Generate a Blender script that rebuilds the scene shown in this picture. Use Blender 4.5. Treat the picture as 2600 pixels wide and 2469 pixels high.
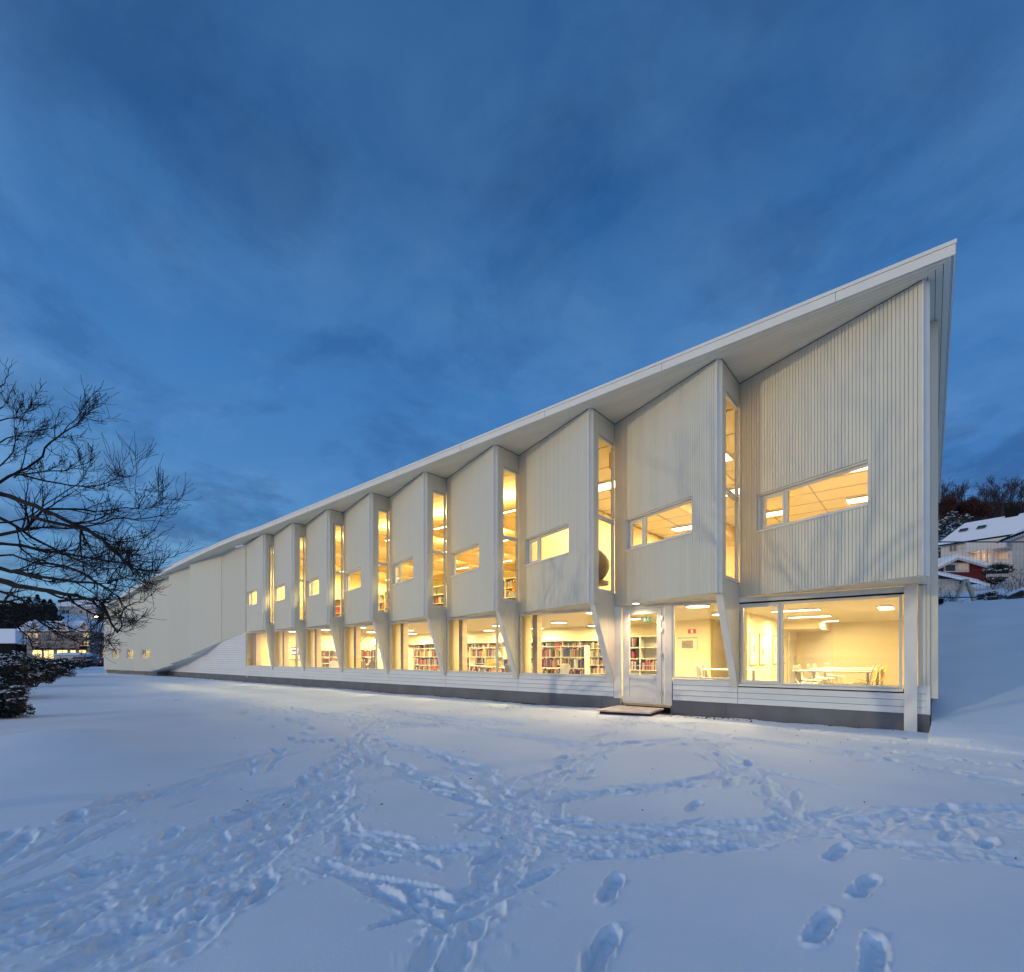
import bpy, math, random
import numpy as np
from mathutils import Vector, Matrix
random.seed(7); np.random.seed(7)
for o in list(bpy.data.objects): bpy.data.objects.remove(o)
SC = bpy.context.scene
# ------------------------------------------------------------------ camera
CAMD, CAMZ = 10.96, 1.27
YAW = math.atan2(.638, .770)
cd = bpy.data.cameras.new('camera'); cam = bpy.data.objects.new('camera', cd)
SC.collection.objects.link(cam); SC.camera = cam
cam.location = (0, -CAMD, CAMZ); cam.rotation_euler = (math.pi/2, 0, YAW)
cd.sensor_fit = 'HORIZONTAL'; cd.sensor_width = 36; cd.lens = 36*1282/2600
cd.shift_x = 0; cd.shift_y = (1666-1234.5)/2600
cd.clip_start = .05; cd.clip_end = 3000
RX, RY = .770, .638            # camera right in plan
def at(px, f, z=None, py=None):
    """a place f metres in front of the camera's plane, on the bearing of photo column px"""
    k = (px-1300)/1282
    x = f*(-RY+RX*k); y = -CAMD+f*(RX+RY*k)
    if py is not None: z = CAMZ+(1666-py)/1282*f
    return (x, y, 0 if z is None else z)
# ------------------------------------------------------------------ world
W = bpy.data.worlds.new('World'); SC.world = W; W.use_nodes = True
nt = W.node_tree; nt.nodes.clear(); N = nt.nodes.new; LK = nt.links.new
wo = N('ShaderNodeOutputWorld'); bg = N('ShaderNodeBackground'); LK(bg.outputs[0], wo.inputs[0])
tc = N('ShaderNodeTexCoord'); sx = N('ShaderNodeSeparateXYZ'); LK(tc.outputs['Generated'], sx.inputs[0])
def mth(op, a, b=None, c=None, clamp=False, T=None):
    n = (T or nt).nodes.new('ShaderNodeMath'); n.operation = op; n.use_clamp = clamp
    for i, v in enumerate((a, b, c)):
        if v is None: continue
        if isinstance(v, (int, float)): n.inputs[i].default_value = v
        else: (T or nt).links.new(v, n.inputs[i])
    return n.outputs[0]
def ramp(fac, stops, T=None):
    T = T or nt
    n = T.nodes.new('ShaderNodeValToRGB'); T.links.new(fac, n.inputs[0]); e = n.color_ramp.elements
    while len(e) < len(stops): e.new(.5)
    for el, (p, c) in zip(e, stops): el.position = p; el.color = (*c, 1) if len(c) == 3 else c
    return n.outputs[0]
def mixc(f, a, b, mode='MIX', T=None):
    T = T or nt
    n = T.nodes.new('ShaderNodeMix'); n.data_type = 'RGBA'; n.blend_type = mode
    for s, v in ((n.inputs['Factor'], f), (n.inputs['A'], a), (n.inputs['B'], b)):
        if isinstance(v, (int, float)): s.default_value = v
        elif isinstance(v, tuple): s.default_value = (*v, 1)
        else: T.links.new(v, s)
    return n.outputs['Result']
z = sx.outputs[2]
# bearing: +1 towards the afterglow (behind the camera, left), -1 away
dx = mth('MULTIPLY', sx.outputs[0], -.80); dy = mth('MULTIPLY', sx.outputs[1], -.60)
az = mth('ADD', dx, dy)
g1 = ramp(mth('MAXIMUM', z, 0), [(0, (.120, .290, .40)), (.06, (.095, .255, .41)), (.22, (.060, .190, .40)), (.45, (.036, .140, .35)), (.68, (.016, .078, .22)), (1, (.011, .055, .165))])
g2 = ramp(mth('MAXIMUM', z, 0), [(0, (.018, .062, .155)), (.08, (.026, .095, .26)), (.2, (.036, .135, .35)), (.45, (.032, .128, .335)), (.68, (.015, .074, .215)), (1, (.011, .055, .165))])
g3 = ramp(mth('MAXIMUM', z, 0), [(0, (1.25, .84, .54)), (.08, (1.05, .84, .66)), (.22, (.60, .66, .78)), (.5, (.22, .42, .78)), (1, (.03, .10, .26))])
f12 = mth('MULTIPLY_ADD', az, .72, .42, clamp=True)
skyc = mixc(f12, g2, g1)
back = mth('MULTIPLY_ADD', mth('MULTIPLY', sx.outputs[1], -1), 1.4, .15, clamp=True)
skyc = mixc(back, skyc, g3)
# clouds on a flat layer overhead
inv = mth('DIVIDE', 1, mth('ADD', mth('MAXIMUM', z, 0), .20))
cx = mth('MULTIPLY', sx.outputs[0], inv); cy = mth('MULTIPLY', sx.outputs[1], inv)
cv = N('ShaderNodeCombineXYZ'); LK(cx, cv.inputs[0]); LK(cy, cv.inputs[1])
def wn(scale, detail, rough, off, dist=0.0):
    m = N('ShaderNodeMapping'); LK(cv.outputs[0], m.inputs[0]); m.inputs['Location'].default_value = off
    n = N('ShaderNodeTexNoise'); LK(m.outputs[0], n.inputs[0]); n.inputs['Scale'].default_value = scale
    n.inputs['Detail'].default_value = detail; n.inputs['Roughness'].default_value = rough; n.inputs['Distortion'].default_value = dist
    return n.outputs[0]
n1 = wn(.9, 5, .5, (3.1, 7.7, 0), .2); n2 = wn(3.4, 7, .62, (1.4, 2.2, 4), .3)
cl = ramp(mth('MULTIPLY_ADD', n2, .45, mth('MULTIPLY', n1, .62)), [(.44, (0, 0, 0)), (.66, (1, 1, 1))])
hi = mth('MULTIPLY', cl, ramp(z, [(.0, (.7,)*3), (.35, (.85,)*3), (.8, (.38,)*3)]))
skyc = mixc(hi, skyc, mixc(.45, mixc(1.0, skyc, (1.6, 1.35, 1.2), 'MULTIPLY'), (.11, .22, .38)))
n3 = wn(2.3, 7, .62, (8.3, 1.9, 2), .3)
dk = ramp(n3, [(.47, (0, 0, 0)), (.60, (1, 1, 1))])
dkf = mth('MULTIPLY', dk, ramp(z, [(.0, (.9,)*3), (.16, (.85,)*3), (.38, (.42,)*3), (.7, (.35,)*3)]))
skyc = mixc(dkf, skyc, mixc(1.0, skyc, (.44, .49, .58), 'MULTIPLY'))
# a physical twilight sky underlies it
ns = N('ShaderNodeTexSky'); ns.sky_type = 'NISHITA'; ns.sun_disc = False
ns.sun_elevation = math.radians(3); ns.sun_rotation = math.radians(232); ns.altitude = 20
skyc = mixc(1.0, skyc, mixc(1.0, ns.outputs[0], (.006, .006, .006), 'MULTIPLY'), 'ADD')
LK(skyc, bg.inputs[0]); bg.inputs[1].default_value = 1.38
# ------------------------------------------------------------------ sun (the last warm light from behind the camera)
sd = bpy.data.lights.new('sun', 'SUN'); so = bpy.data.objects.new('sun', sd); SC.collection.objects.link(so)
sd.energy = .66; sd.angle = math.radians(.5); sd.color = (1, .84, .50)
SUNAZ, SUNEL = (-.45, -.893), math.radians(9)
v = Vector((SUNAZ[0]*math.cos(SUNEL), SUNAZ[1]*math.cos(SUNEL), math.sin(SUNEL)))
so.rotation_euler = v.to_track_quat('Z', 'Y').to_euler()
vs = SC.view_settings; vs.view_transform = 'Standard'; vs.look = 'None'; vs.exposure = 0; vs.gamma = 1; vs.use_curve_mapping = False
SC.cycles.max_bounces = 7; SC.cycles.diffuse_bounces = 4; SC.cycles.glossy_bounces = 3; SC.cycles.transparent_max_bounces = 12
SC.cycles.transmission_bounces = 4; SC.cycles.caustics_reflective = False; SC.cycles.caustics_refractive = False
SC.cycles.sample_clamp_indirect = 4; SC.cycles.use_denoising = True; SC.cycles.use_adaptive_sampling = True; SC.cycles.adaptive_threshold = .015
# ------------------------------------------------------------------ materials
def mat(name, col, rough=.6, var=0, nscale=3, noise=0, bump=0, bscale=40, metal=0, emit=None, estr=0, island=None, stretch=None, spec=.4):
    m = bpy.data.materials.new(name); m.use_nodes = True; T = m.node_tree; p = T.nodes['Principled BSDF']
    p.inputs['Base Color'].default_value = (*col, 1); p.inputs['Roughness'].default_value = rough; p.inputs['Metallic'].default_value = metal
    p.inputs['Specular IOR Level'].default_value = spec
    src = col
    tcn = T.nodes.new('ShaderNodeTexCoord'); vec = tcn.outputs['Object']
    if stretch:
        mp = T.nodes.new('ShaderNodeMapping'); T.links.new(vec, mp.inputs[0]); mp.inputs['Scale'].default_value = stretch; vec = mp.outputs[0]
    if noise:
        n = T.nodes.new('ShaderNodeTexNoise'); T.links.new(vec, n.inputs[0]); n.inputs['Scale'].default_value = nscale; n.inputs['Detail'].default_value = 5
        src = mixc(ramp(n.outputs[0], [(.3, (0,)*3), (.7, (1,)*3)], T), tuple(c*(1-noise) for c in col), tuple(min(1, c*(1+noise*.6)) for c in col), T=T)
        T.links.new(src, p.inputs['Base Color'])
    if var:
        oi = T.nodes.new('ShaderNodeObjectInfo')
        f = mth('MULTIPLY_ADD', oi.outputs['Random'], 2*var, 1-var, T=T)
        cc = T.nodes.new('ShaderNodeCombineColor'); [T.links.new(f, cc.inputs[i]) for i in range(3)]
        T.links.new(mixc(1.0, src, cc.outputs[0], 'MULTIPLY', T=T), p.inputs['Base Color'])
    if island:
        if island[0] == 'obj': r = T.nodes.new('ShaderNodeObjectInfo').outputs['Random']
        else: r = T.nodes.new('ShaderNodeNewGeometry').outputs['Random Per Island']
        cr = T.nodes.new('ShaderNodeValToRGB'); cr.color_ramp.interpolation = 'CONSTANT'; T.links.new(r, cr.inputs[0])
        e = cr.color_ramp.elements; cs = island[1]
        while len(e) < len(cs): e.new(.5)
        for i, c in enumerate(cs): e[i].position = i/len(cs); e[i].color = (*c, 1)
        T.links.new(cr.outputs[0], p.inputs['Base Color'])
    if bump:
        n = T.nodes.new('ShaderNodeTexNoise'); T.links.new(vec, n.inputs[0]); n.inputs['Scale'].default_value = bscale; n.inputs['Detail'].default_value = 4
        b = T.nodes.new('ShaderNodeBump'); b.inputs['Strength'].default_value = bump; b.inputs['Distance'].default_value = .01
        T.links.new(n.outputs[0], b.inputs['Height']); T.links.new(b.outputs[0], p.inputs['Normal'])
    if emit: p.inputs['Emission Color'].default_value = (*emit, 1); p.inputs['Emission Strength'].default_value = estr
    return m
M = {}
M['clad'] = mat('cream_painted_cladding', (.66, .635, .52), .55, var=.03, noise=.02, nscale=2.5, stretch=(3, 3, .4))
M['cladback'] = mat('groove_shade_backing', (.24, .235, .20), .8)  # groove shade put into the backing colour, darker than the cladding paint
M['trim'] = mat('grey_white_trim', (.74, .72, .64), .5, noise=.05)
M['white'] = mat('white_painted_siding', (.72, .73, .71), .5, var=.03, noise=.05, nscale=2, stretch=(.5, 3, 3))
M['soffit'] = mat('soffit_paint', (.70, .68, .58), .55, var=.04, noise=.04)
M['fascia'] = mat('fascia_paint', (.76, .73, .65), .5, noise=.05, nscale=1.2)
M['frame'] = mat('window_frame_paint', (.70, .68, .61), .4)
M['gap'] = mat('dark_joint', (.02, .022, .028), .9)
M['conc'] = mat('grey_concrete', (.17, .175, .185), .85, noise=.22, nscale=1.6, bump=.5, bscale=60)
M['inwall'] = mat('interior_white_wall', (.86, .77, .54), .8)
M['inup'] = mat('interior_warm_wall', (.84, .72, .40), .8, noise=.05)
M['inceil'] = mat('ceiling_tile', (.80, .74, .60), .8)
M['timber'] = mat('warm_glulam', (.74, .58, .36), .6, noise=.12, nscale=2, stretch=(1, .3, 4))
M['woodceil'] = mat('timber_ceiling', (.82, .72, .46), .6, var=.05, noise=.08, nscale=3, stretch=(.4, 5, 1))
M['floor'] = mat('interior_floor', (.46, .40, .30), .5)
M['shelf'] = mat('shelf_paint', (.72, .70, .58), .5)
M['chairw'] = mat('white_chair_shell', (.75, .74, .68), .35)
M['chairy'] = mat('yellow_chair_shell', (.72, .40, .06), .4)
M['chairg'] = mat('grey_chair_shell', (.20, .18, .16), .6)
M['dark'] = mat('dark_plastic', (.02, .02, .022), .4)
M['steel'] = mat('brushed_steel', (.5, .5, .5), .3, metal=1)
M['picfr'] = mat('oak_picture_frame', (.50, .32, .12), .5)
M['paper'] = mat('picture_paper', (.80, .78, .66), .8, noise=.06, nscale=4)
M['print'] = mat('picture_print', (.30, .27, .24), .8, noise=.5, nscale=20)
M['green'] = mat('exit_green', (.01, .20, .12), .4, emit=(.02, .5, .25), estr=.25)
M['signw'] = mat('sign_white', (.8, .8, .8), .4, emit=(1, 1, .9), estr=.3)
M['red'] = mat('sign_red', (.5, .03, .03), .5)
M['screen'] = mat('screen_white', (.6, .6, .7), .3, emit=(.8, .85, 1), estr=.8)
M['bark'] = mat('dark_bark', (.010, .009, .010), .9, noise=.3, nscale=30)
M['bark2'] = mat('birch_bark', (.10, .075, .065), .9, noise=.5, nscale=4)
M['twig'] = mat('fine_twigs', (.035, .026, .028), .9)
M['oakleaf'] = mat('brown_oak_leaf', (.085, .025, .014), .8, island=('isl', [(.05, .016, .010), (.035, .012, .009), (.065, .024, .013)]))
M['ever'] = mat('evergreen_leaf', (.012, .022, .014), .6, island=('isl', [(.008, .016, .010), (.016, .028, .016), (.010, .018, .014)]))
M['shrub'] = mat('shrub_leaf', (.01, .014, .010), .7, island=('isl', [(.006, .009, .006), (.014, .018, .012), (.018, .016, .014), (.010, .010, .008)]))
M['gravel'] = mat('wet_gravel', (.05, .042, .036), .8, noise=.6, nscale=9, bump=.8, bscale=50)
M['stone'] = mat('pebble', (.1, .08, .06), .8, island=('isl', [(.04, .035, .03), (.09, .075, .06), (.02, .018, .016), (.16, .12, .08), (.10, .045, .015)]))
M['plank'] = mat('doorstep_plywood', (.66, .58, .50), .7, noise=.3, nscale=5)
M['tree_snow'] = mat('settled_snow', (.82, .84, .87), .7)
M['glasslamp'] = mat('lamp_diffuser', (1, 1, 1), .4, emit=(1, .86, .58), estr=9)
M['galv'] = mat('blue_grey_fence_tube', (.05, .075, .10), .4, metal=.5)
M['wire'] = mat('fence_wire', (.08, .10, .12), .5, metal=.6)
M['redwood'] = mat('falu_red_board', (.13, .010, .010), .7, var=.12)
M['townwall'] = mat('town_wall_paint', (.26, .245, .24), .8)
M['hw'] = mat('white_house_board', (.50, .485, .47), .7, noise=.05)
M['black'] = mat('black_metal', (.006, .007, .009), .8, spec=.1)
M['darkglass'] = mat('dark_window_glass', (.03, .035, .045), .08, spec=.8)
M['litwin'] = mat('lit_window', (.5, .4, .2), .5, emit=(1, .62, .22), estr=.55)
M['litshop'] = mat('lit_shop_window', (.5, .4, .2), .5, emit=(1, .70, .24), estr=1.7)
M['dimwin'] = mat('dim_lit_window', (.5, .4, .3), .5, emit=(1, .6, .3), estr=.12)
M['blueroof'] = mat('blue_grey_roof', (.08, .11, .17), .6)
M['carpaint'] = mat('dark_blue_car_paint', (.02, .03, .05), .25, metal=.3)
M['carred'] = mat('tail_light_red', (.4, .01, .01), .3, emit=(1, .05, .03), estr=1.5)
M['tyre'] = mat('tyre_rubber', (.01, .01, .01), .8)
M['beige'] = mat('beige_slide_arch', (.42, .40, .31), .5, noise=.1)
M['soil'] = mat('brown_bank', (.05, .028, .018), .9, noise=.4)
bookcols = [(.30, .03, .03), (.04, .06, .16), (.02, .02, .025), (.55, .50, .40), (.10, .09, .08), (.34, .20, .10), (.05, .12, .08), (.6, .58, .52), (.42, .12, .05), (.06, .05, .09), (.5, .35, .08), (.14, .03, .05), (.25, .25, .27)]
M['book'] = mat('book_cloth', (.2, .1, .1), .6, island=('obj', bookcols))
M['books'] = mat('book_row_cloth', (.2, .1, .1), .6, island=('isl', bookcols))
def glass(name, tint, refl=1.0):
    m = bpy.data.materials.new(name); m.use_nodes = True; T = m.node_tree; T.nodes.clear()
    o = T.nodes.new('ShaderNodeOutputMaterial'); mx = T.nodes.new('ShaderNodeMixShader'); t = T.nodes.new('ShaderNodeBsdfTransparent'); g = T.nodes.new('ShaderNodeBsdfGlossy')
    t.inputs[0].default_value = (*tint, 1); g.inputs['Roughness'].default_value = 0.0; g.inputs[0].default_value = (1, 1, 1, 1)
    fr = T.nodes.new('ShaderNodeFresnel'); fr.inputs[0].default_value = 1.5
    T.links.new(mth('MULTIPLY', fr.outputs[0], 1.8*refl, clamp=True, T=T), mx.inputs[0]); T.links.new(t.outputs[0], mx.inputs[1]); T.links.new(g.outputs[0], mx.inputs[2]); T.links.new(mx.outputs[0], o.inputs[0])
    return m
M['glass'] = glass('window_glass', (.93, .94, .92)); M['glassup'] = glass('upper_window_glass', (.95, .93, .86), .6)
def snowmat(name='snow', b=1.0):
    m = bpy.data.materials.new(name); m.use_nodes = True; T = m.node_tree; p = T.nodes['Principled BSDF']
    p.inputs['Roughness'].default_value = .75; p.inputs['Specular IOR Level'].default_value = .15
    g = T.nodes.new('ShaderNodeNewGeometry')
    n = T.nodes.new('ShaderNodeTexNoise'); T.links.new(g.outputs['Position'], n.inputs[0]); n.inputs['Scale'].default_value = .8; n.inputs['Detail'].default_value = 6
    T.links.new(ramp(n.outputs[0], [(.3, (.70, .77, .83)), (.7, (.78, .83, .88))], T), p.inputs['Base Color'])
    f = T.nodes.new('ShaderNodeTexNoise'); T.links.new(g.outputs['Position'], f.inputs[0]); f.inputs['Scale'].default_value = 55; f.inputs['Detail'].default_value = 5; f.inputs['Roughness'].default_value = .7
    bp = T.nodes.new('ShaderNodeBump'); bp.inputs['Strength'].default_value = .45*b; bp.inputs['Distance'].default_value = .006
    T.links.new(f.outputs[0], bp.inputs['Height']); T.links.new(bp.outputs[0], p.inputs['Normal'])
    return m
M['snow'] = snowmat()
# ------------------------------------------------------------------ helpers
COL = SC.collection
class MB:
    def __init__(s): s.v = []; s.f = []
    def hexa(s, c):
        b = len(s.v); s.v += [tuple(p) for p in c]
        s.f += [tuple(b+i for i in q) for q in ((0, 3, 2, 1), (4, 5, 6, 7), (0, 1, 5, 4), (1, 2, 6, 5), (2, 3, 7, 6), (3, 0, 4, 7))]
        return s
    def box(s, x0, x1, y0, y1, z0, z1):
        s.hexa([(x0, y0, z0), (x1, y0, z0), (x1, y1, z0), (x0, y1, z0), (x0, y0, z1), (x1, y0, z1), (x1, y1, z1), (x0, y1, z1)]); return s
    def fbox(s, F, s0, s1, n0, n1, z0, z1):
        P = F.p; s.hexa([P(s0, n0, z0), P(s1, n0, z0), P(s1, n1, z0), P(s0, n1, z0), P(s0, n0, z1), P(s1, n0, z1), P(s1, n1, z1), P(s0, n1, z1)]); return s
    def prism(s, poly, ext):
        """poly: 3D points, ext: vector"""
        b = len(s.v); n = len(poly); s.v += [tuple(p) for p in poly]; s.v += [tuple(p[i]+ext[i] for i in range(3)) for p in poly]
        s.f.append(tuple(b+i for i in range(n))[::-1]); s.f.append(tuple(b+n+i for i in range(n)))
        for i in range(n): j = (i+1) % n; s.f.append((b+i, b+j, b+n+j, b+n+i))
        return s
    def tube(s, pts, rad, sides=6, cap=True):
        b = len(s.v); n = len(pts)
        for i, p in enumerate(pts):
            p = Vector(p); d = (Vector(pts[min(i+1, n-1)])-Vector(pts[max(i-1, 0)]))
            d = d.normalized() if d.length > 1e-9 else Vector((0, 0, 1))
            a = d.cross(Vector((.31, .87, .21))).normalized(); c = d.cross(a)
            r = rad[i] if isinstance(rad, (list, tuple)) else rad
            for k in range(sides):
                t = 2*math.pi*k/sides; s.v.append(tuple(p+a*(r*math.cos(t))+c*(r*math.sin(t))))
        for i in range(n-1):
            for k in range(sides):
                k2 = (k+1) % sides; s.f.append((b+i*sides+k, b+i*sides+k2, b+(i+1)*sides+k2, b+(i+1)*sides+k))
        if cap: s.f.append(tuple(b+k for k in range(sides))[::-1]); s.f.append(tuple(b+(n-1)*sides+k for k in range(sides)))
        return s
    def quad(s, a, b, c, d): k = len(s.v); s.v += [a, b, c, d]; s.f.append((k, k+1, k+2, k+3)); return s
    def grid(s, rows):
        b = len(s.v); n = len(rows[0])
        for r in rows: s.v += [tuple(p) for p in r]
        for i in range(len(rows)-1):
            for j in range(n-1): s.f.append((b+i*n+j, b+i*n+j+1, b+(i+1)*n+j+1, b+(i+1)*n+j))
        return s
    def disc(s, c, r, h, n=20):
        s.prism([(c[0]+r*math.cos(2*math.pi*i/n), c[1]+r*math.sin(2*math.pi*i/n), c[2]) for i in range(n)], (0, 0, h)); return s
    def mesh(s, name, m):
        me = bpy.data.meshes.new(name); me.from_pydata(s.v, [], s.f); me.materials.append(M[m] if isinstance(m, str) else m); me.update(); return me
    def build(s, name, m, parent=None, smooth=False, kind=None, bevel=0):
        me = s.mesh(name, m); o = bpy.data.objects.new(name, me); COL.objects.link(o)
        if smooth: me.polygons.foreach_set('use_smooth', [True]*len(me.polygons))
        if parent:
            o.parent = parent
            o.matrix_parent_inverse = pinv(parent)
        if kind: o['kind'] = kind
        if bevel: b = o.modifiers.new('bevel', 'BEVEL'); b.width = bevel; b.segments = 2; b.limit_method = 'ANGLE'
        return o
def pinv(p):
    m = p.matrix_basis.copy(); q = p
    while q.parent: q = q.parent; m = q.matrix_basis @ m if False else m
    mw = wmat(p); return mw.inverted()
def wmat(o):
    if o.parent is None: return o.matrix_basis.copy()
    return wmat(o.parent) @ o.matrix_parent_inverse @ o.matrix_basis
class Fr:
    """plan frame: origin, direction along, outward normal to the right-hand side (towards the camera for left-to-right walls)"""
    def __init__(s, a, b, z0=0):
        s.a = a; d = Vector((b[0]-a[0], b[1]-a[1])); s.L = d.length; d.normalize(); s.d = d; s.n = Vector((d.y, -d.x)); s.z0 = z0
    def p(s, t, n, z): return (s.a[0]+s.d.x*t+s.n.x*n, s.a[1]+s.d.y*t+s.n.y*n, s.z0+z)
def tag(o, label, cat=None, group=None, kind=None):
    if label: o['label'] = label
    if cat: o['category'] = cat
    if group: o['group'] = group
    if kind: o['kind'] = kind
    return o
def empty(name, loc, label, cat, group=None, rz=0):
    o = bpy.data.objects.new(name, None); COL.objects.link(o); o.location = loc; o.rotation_euler = (0, 0, rz); o.empty_display_size = .2
    return tag(o, label, cat, group)
def copy_tree(o, parent=None):
    c = o.copy(); COL.objects.link(c)
    if parent: c.parent = parent
    for ch in list(o.children): copy_tree(ch, c)
    return c
def sstep(a, b, x):
    t = np.clip((x-a)/(b-a), 0, 1); return t*t*(3-2*t)
ORD = ['first', 'second', 'third', 'fourth', 'fifth', 'sixth', 'seventh', 'eighth', 'ninth', 'tenth']
# ------------------------------------------------------------------ terrain
def vnoise(shape, cells, rng):
    g = rng.random((cells[0]+2, cells[1]+2)); y = np.linspace(0, cells[0], shape[0], endpoint=False); x = np.linspace(0, cells[1], shape[1], endpoint=False)
    yi = y.astype(int); xi = x.astype(int); fy = (y-yi)[:, None]; fx = (x-xi)[None, :]; fy = fy*fy*(3-2*fy); fx = fx*fx*(3-2*fx)
    a = g[np.ix_(yi, xi)]; b = g[np.ix_(yi, xi+1)]; c = g[np.ix_(yi+1, xi)]; d = g[np.ix_(yi+1, xi+1)]
    return (a*(1-fx)+b*fx)*(1-fy)+(c*(1-fx)+d*fx)*fy-.5
rng = np.random.default_rng(5)
# detailed height map of the trampled yard, 1.25 cm cells
HX0, HX1, HY0, HY1, HS = -21.0, 5.0, -11.6, 0.6, .0125
hw, hh = int((HX1-HX0)/HS), int((HY1-HY0)/HS)
HM = np.zeros((hh, hw), np.float32)
for c, a in ((3, .05), (8, .028), (20, .012), (60, .005), (200, .0022)):
    HM += (vnoise((hh, hw), (max(2, int(c*hh/hw)), c), rng)*a).astype(np.float32)
DP = np.zeros((hh, hw), np.float32); RM = np.zeros((hh, hw), np.float32); CL = np.zeros((hh, hw), np.float32)
gx = (np.arange(hw)*HS+HX0); gy = (np.arange(hh)*HS+HY0)
def stamp(x, y, ang, L, Wd, depth, rim=.4, kind='boot'):
    R = L*.95; i0, i1 = int((x-R-HX0)/HS), int((x+R-HX0)/HS); j0, j1 = int((y-R-HY0)/HS), int((y+R-HY0)/HS)
    i0 = max(i0, 0); j0 = max(j0, 0); i1 = min(i1, hw-1); j1 = min(j1, hh-1)
    if i1 <= i0 or j1 <= j0: return
    X = gx[i0:i1][None, :]-x; Y = gy[j0:j1][:, None]-y
    u = X*math.cos(ang)+Y*math.sin(ang); w = -X*math.sin(ang)+Y*math.cos(ang)
    un = u/(L/2)
    ww = (Wd/2)*(1-.22*np.exp(-((un+.15)/.28)**2)+.0*un) if kind == 'boot' else Wd/2
    r = (np.abs(un)**2.6+np.abs(w/ww)**2.6)**(1/2.6)
    pit = 1/(1+np.exp((r-.93)*(30 if kind == 'boot' else 12)))
    floor = 1-.25*np.clip(un, -1, 1)*(1 if kind == 'boot' else 0)
    if kind == 'boot': floor = floor+.06*np.sin(u*260)*(r < .8)
    ri = np.exp(-((r-1.12)/.11)**2)*(.75+.5*np.sin(w*90+u*47+x*31))
    sl = (slice(j0, j1), slice(i0, i1))
    if kind == 'clod': CL[sl] = np.maximum(CL[sl], -depth*pit)
    else:
        DP[sl] = np.maximum(DP[sl], depth*pit*floor); RM[sl] = np.maximum(RM[sl], depth*rim*ri)
TR = {'M': ([(-12.5, -4.9), (-10, -5.2), (-7.5, -5.0), (-6.0, -4.2)], .35, 5), 'O': ([(.1, -6.3), (.3, -5.6), (1.0, -5.0), (2.4, -4.4)], .35, 7), 'P': ([(-4.3, -10.5), (-4.9, -10.0), (-5.8, -8.9), (-6.9, -7.6)], .3, 3.5),
 'Q': ([(-3.1, -2.2), (-2.2, -4.0), (-1.4, -5.2), (-.9, -6.4)], .22, 4), 'S': ([(-.9, -2.2), (.3, -2.4), (2.0, -2.5)], .3, 5),
 'A': ([(-3.29, -10.67), (-3.19, -10.42), (-3.22, -10.09), (-3.64, -9.43), (-4.26, -8.83), (-5.28, -7.82), (-6.96, -6.28), (-8.36, -5.11)], .34, 11),
 'A2': ([(-2.72, -10.58), (-2.74, -10.22), (-2.82, -9.9), (-3.25, -9.47), (-3.78, -8.81), (-4.79, -8.06)], .22, 10),
 'A3': ([(-3.71, -10.64), (-3.8, -10.31), (-3.83, -9.84), (-4.31, -9.06), (-5.0, -8.23)], .22, 9),
 'B': ([(-20.5, -5.62), (-18.17, -5.64), (-12.15, -5.85), (-8.01, -6.58), (-6.39, -7.01)], .55, 8),
 'B2': ([(-20.5, -4.8), (-14.17, -4.64), (-9.15, -4.4), (-6.3, -4.2)], .7, 4),
 'C': ([(-8.08, -5.65), (-6.1, -6.33), (-5.03, -6.39), (-3.7, -7.0), (-2.65, -7.68), (-2.11, -8.41), (-1.77, -9.03), (-1.5, -9.57)], .14, 7),
 'C2': ([(-6.16, -6.82), (-4.35, -7.38), (-3.32, -7.62), (-2.54, -7.94)], .1, 6),
 'D': ([(-2.64, -7.95), (-2.04, -7.83), (-1.43, -7.4), (-0.92, -6.91), (-0.29, -6.16), (.6, -4.99), (1.6, -3.8)], .24, 8),
 'D2': ([(-2.2, -8.24), (-1.56, -7.95), (-1.12, -7.22), (-.71, -6.59), (-.64, -6.11)], .12, 5),
 'E': ([(-4.69, -1.53), (-4.04, -3.86), (-3.29, -5.8), (-2.83, -6.98), (-2.51, -7.92)], .24, 6),
 'F': ([(-2.71, -7.74), (-2.47, -6.91), (-1.99, -6.02), (-1.58, -4.75), (-1.07, -4.97)], .1, 7),
 'G': ([(-4.14, -1.92), (-2.43, -2.86), (-1.07, -2.86), (.76, -3.46), (2.5, -3.6)], .2, 6),
 'G2': ([(-7.17, -4.43), (-5.06, -4.7), (-3.8, -4.86), (-3.05, -3.37)], .15, 6),
 'G3': ([(-3.9, -1.9), (-1.79, -1.1), (-.61, -1.5)], .2, 5),
 'H': ([(-5.05, -7.96), (-3.84, -8.68), (-2.92, -9.08)], .09, 6),
 'I': ([(-3.33, -8.9), (-2.54, -8.87), (-2.21, -8.49)], .12, 8),
 'J': ([(-2.47, -9.3), (-1.91, -9.29), (-1.85, -9.1)], .08, 6),
 'K': ([(-.65, -6.54), (-.2, -6.71), (.45, -6.51)], .1, 6),
 'L': ([(-8.65, -5.15), (-9.75, -3.56), (-7.78, -3.88), (-5.81, -3.77)], .3, 4)}
rr = random.Random(11)
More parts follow.
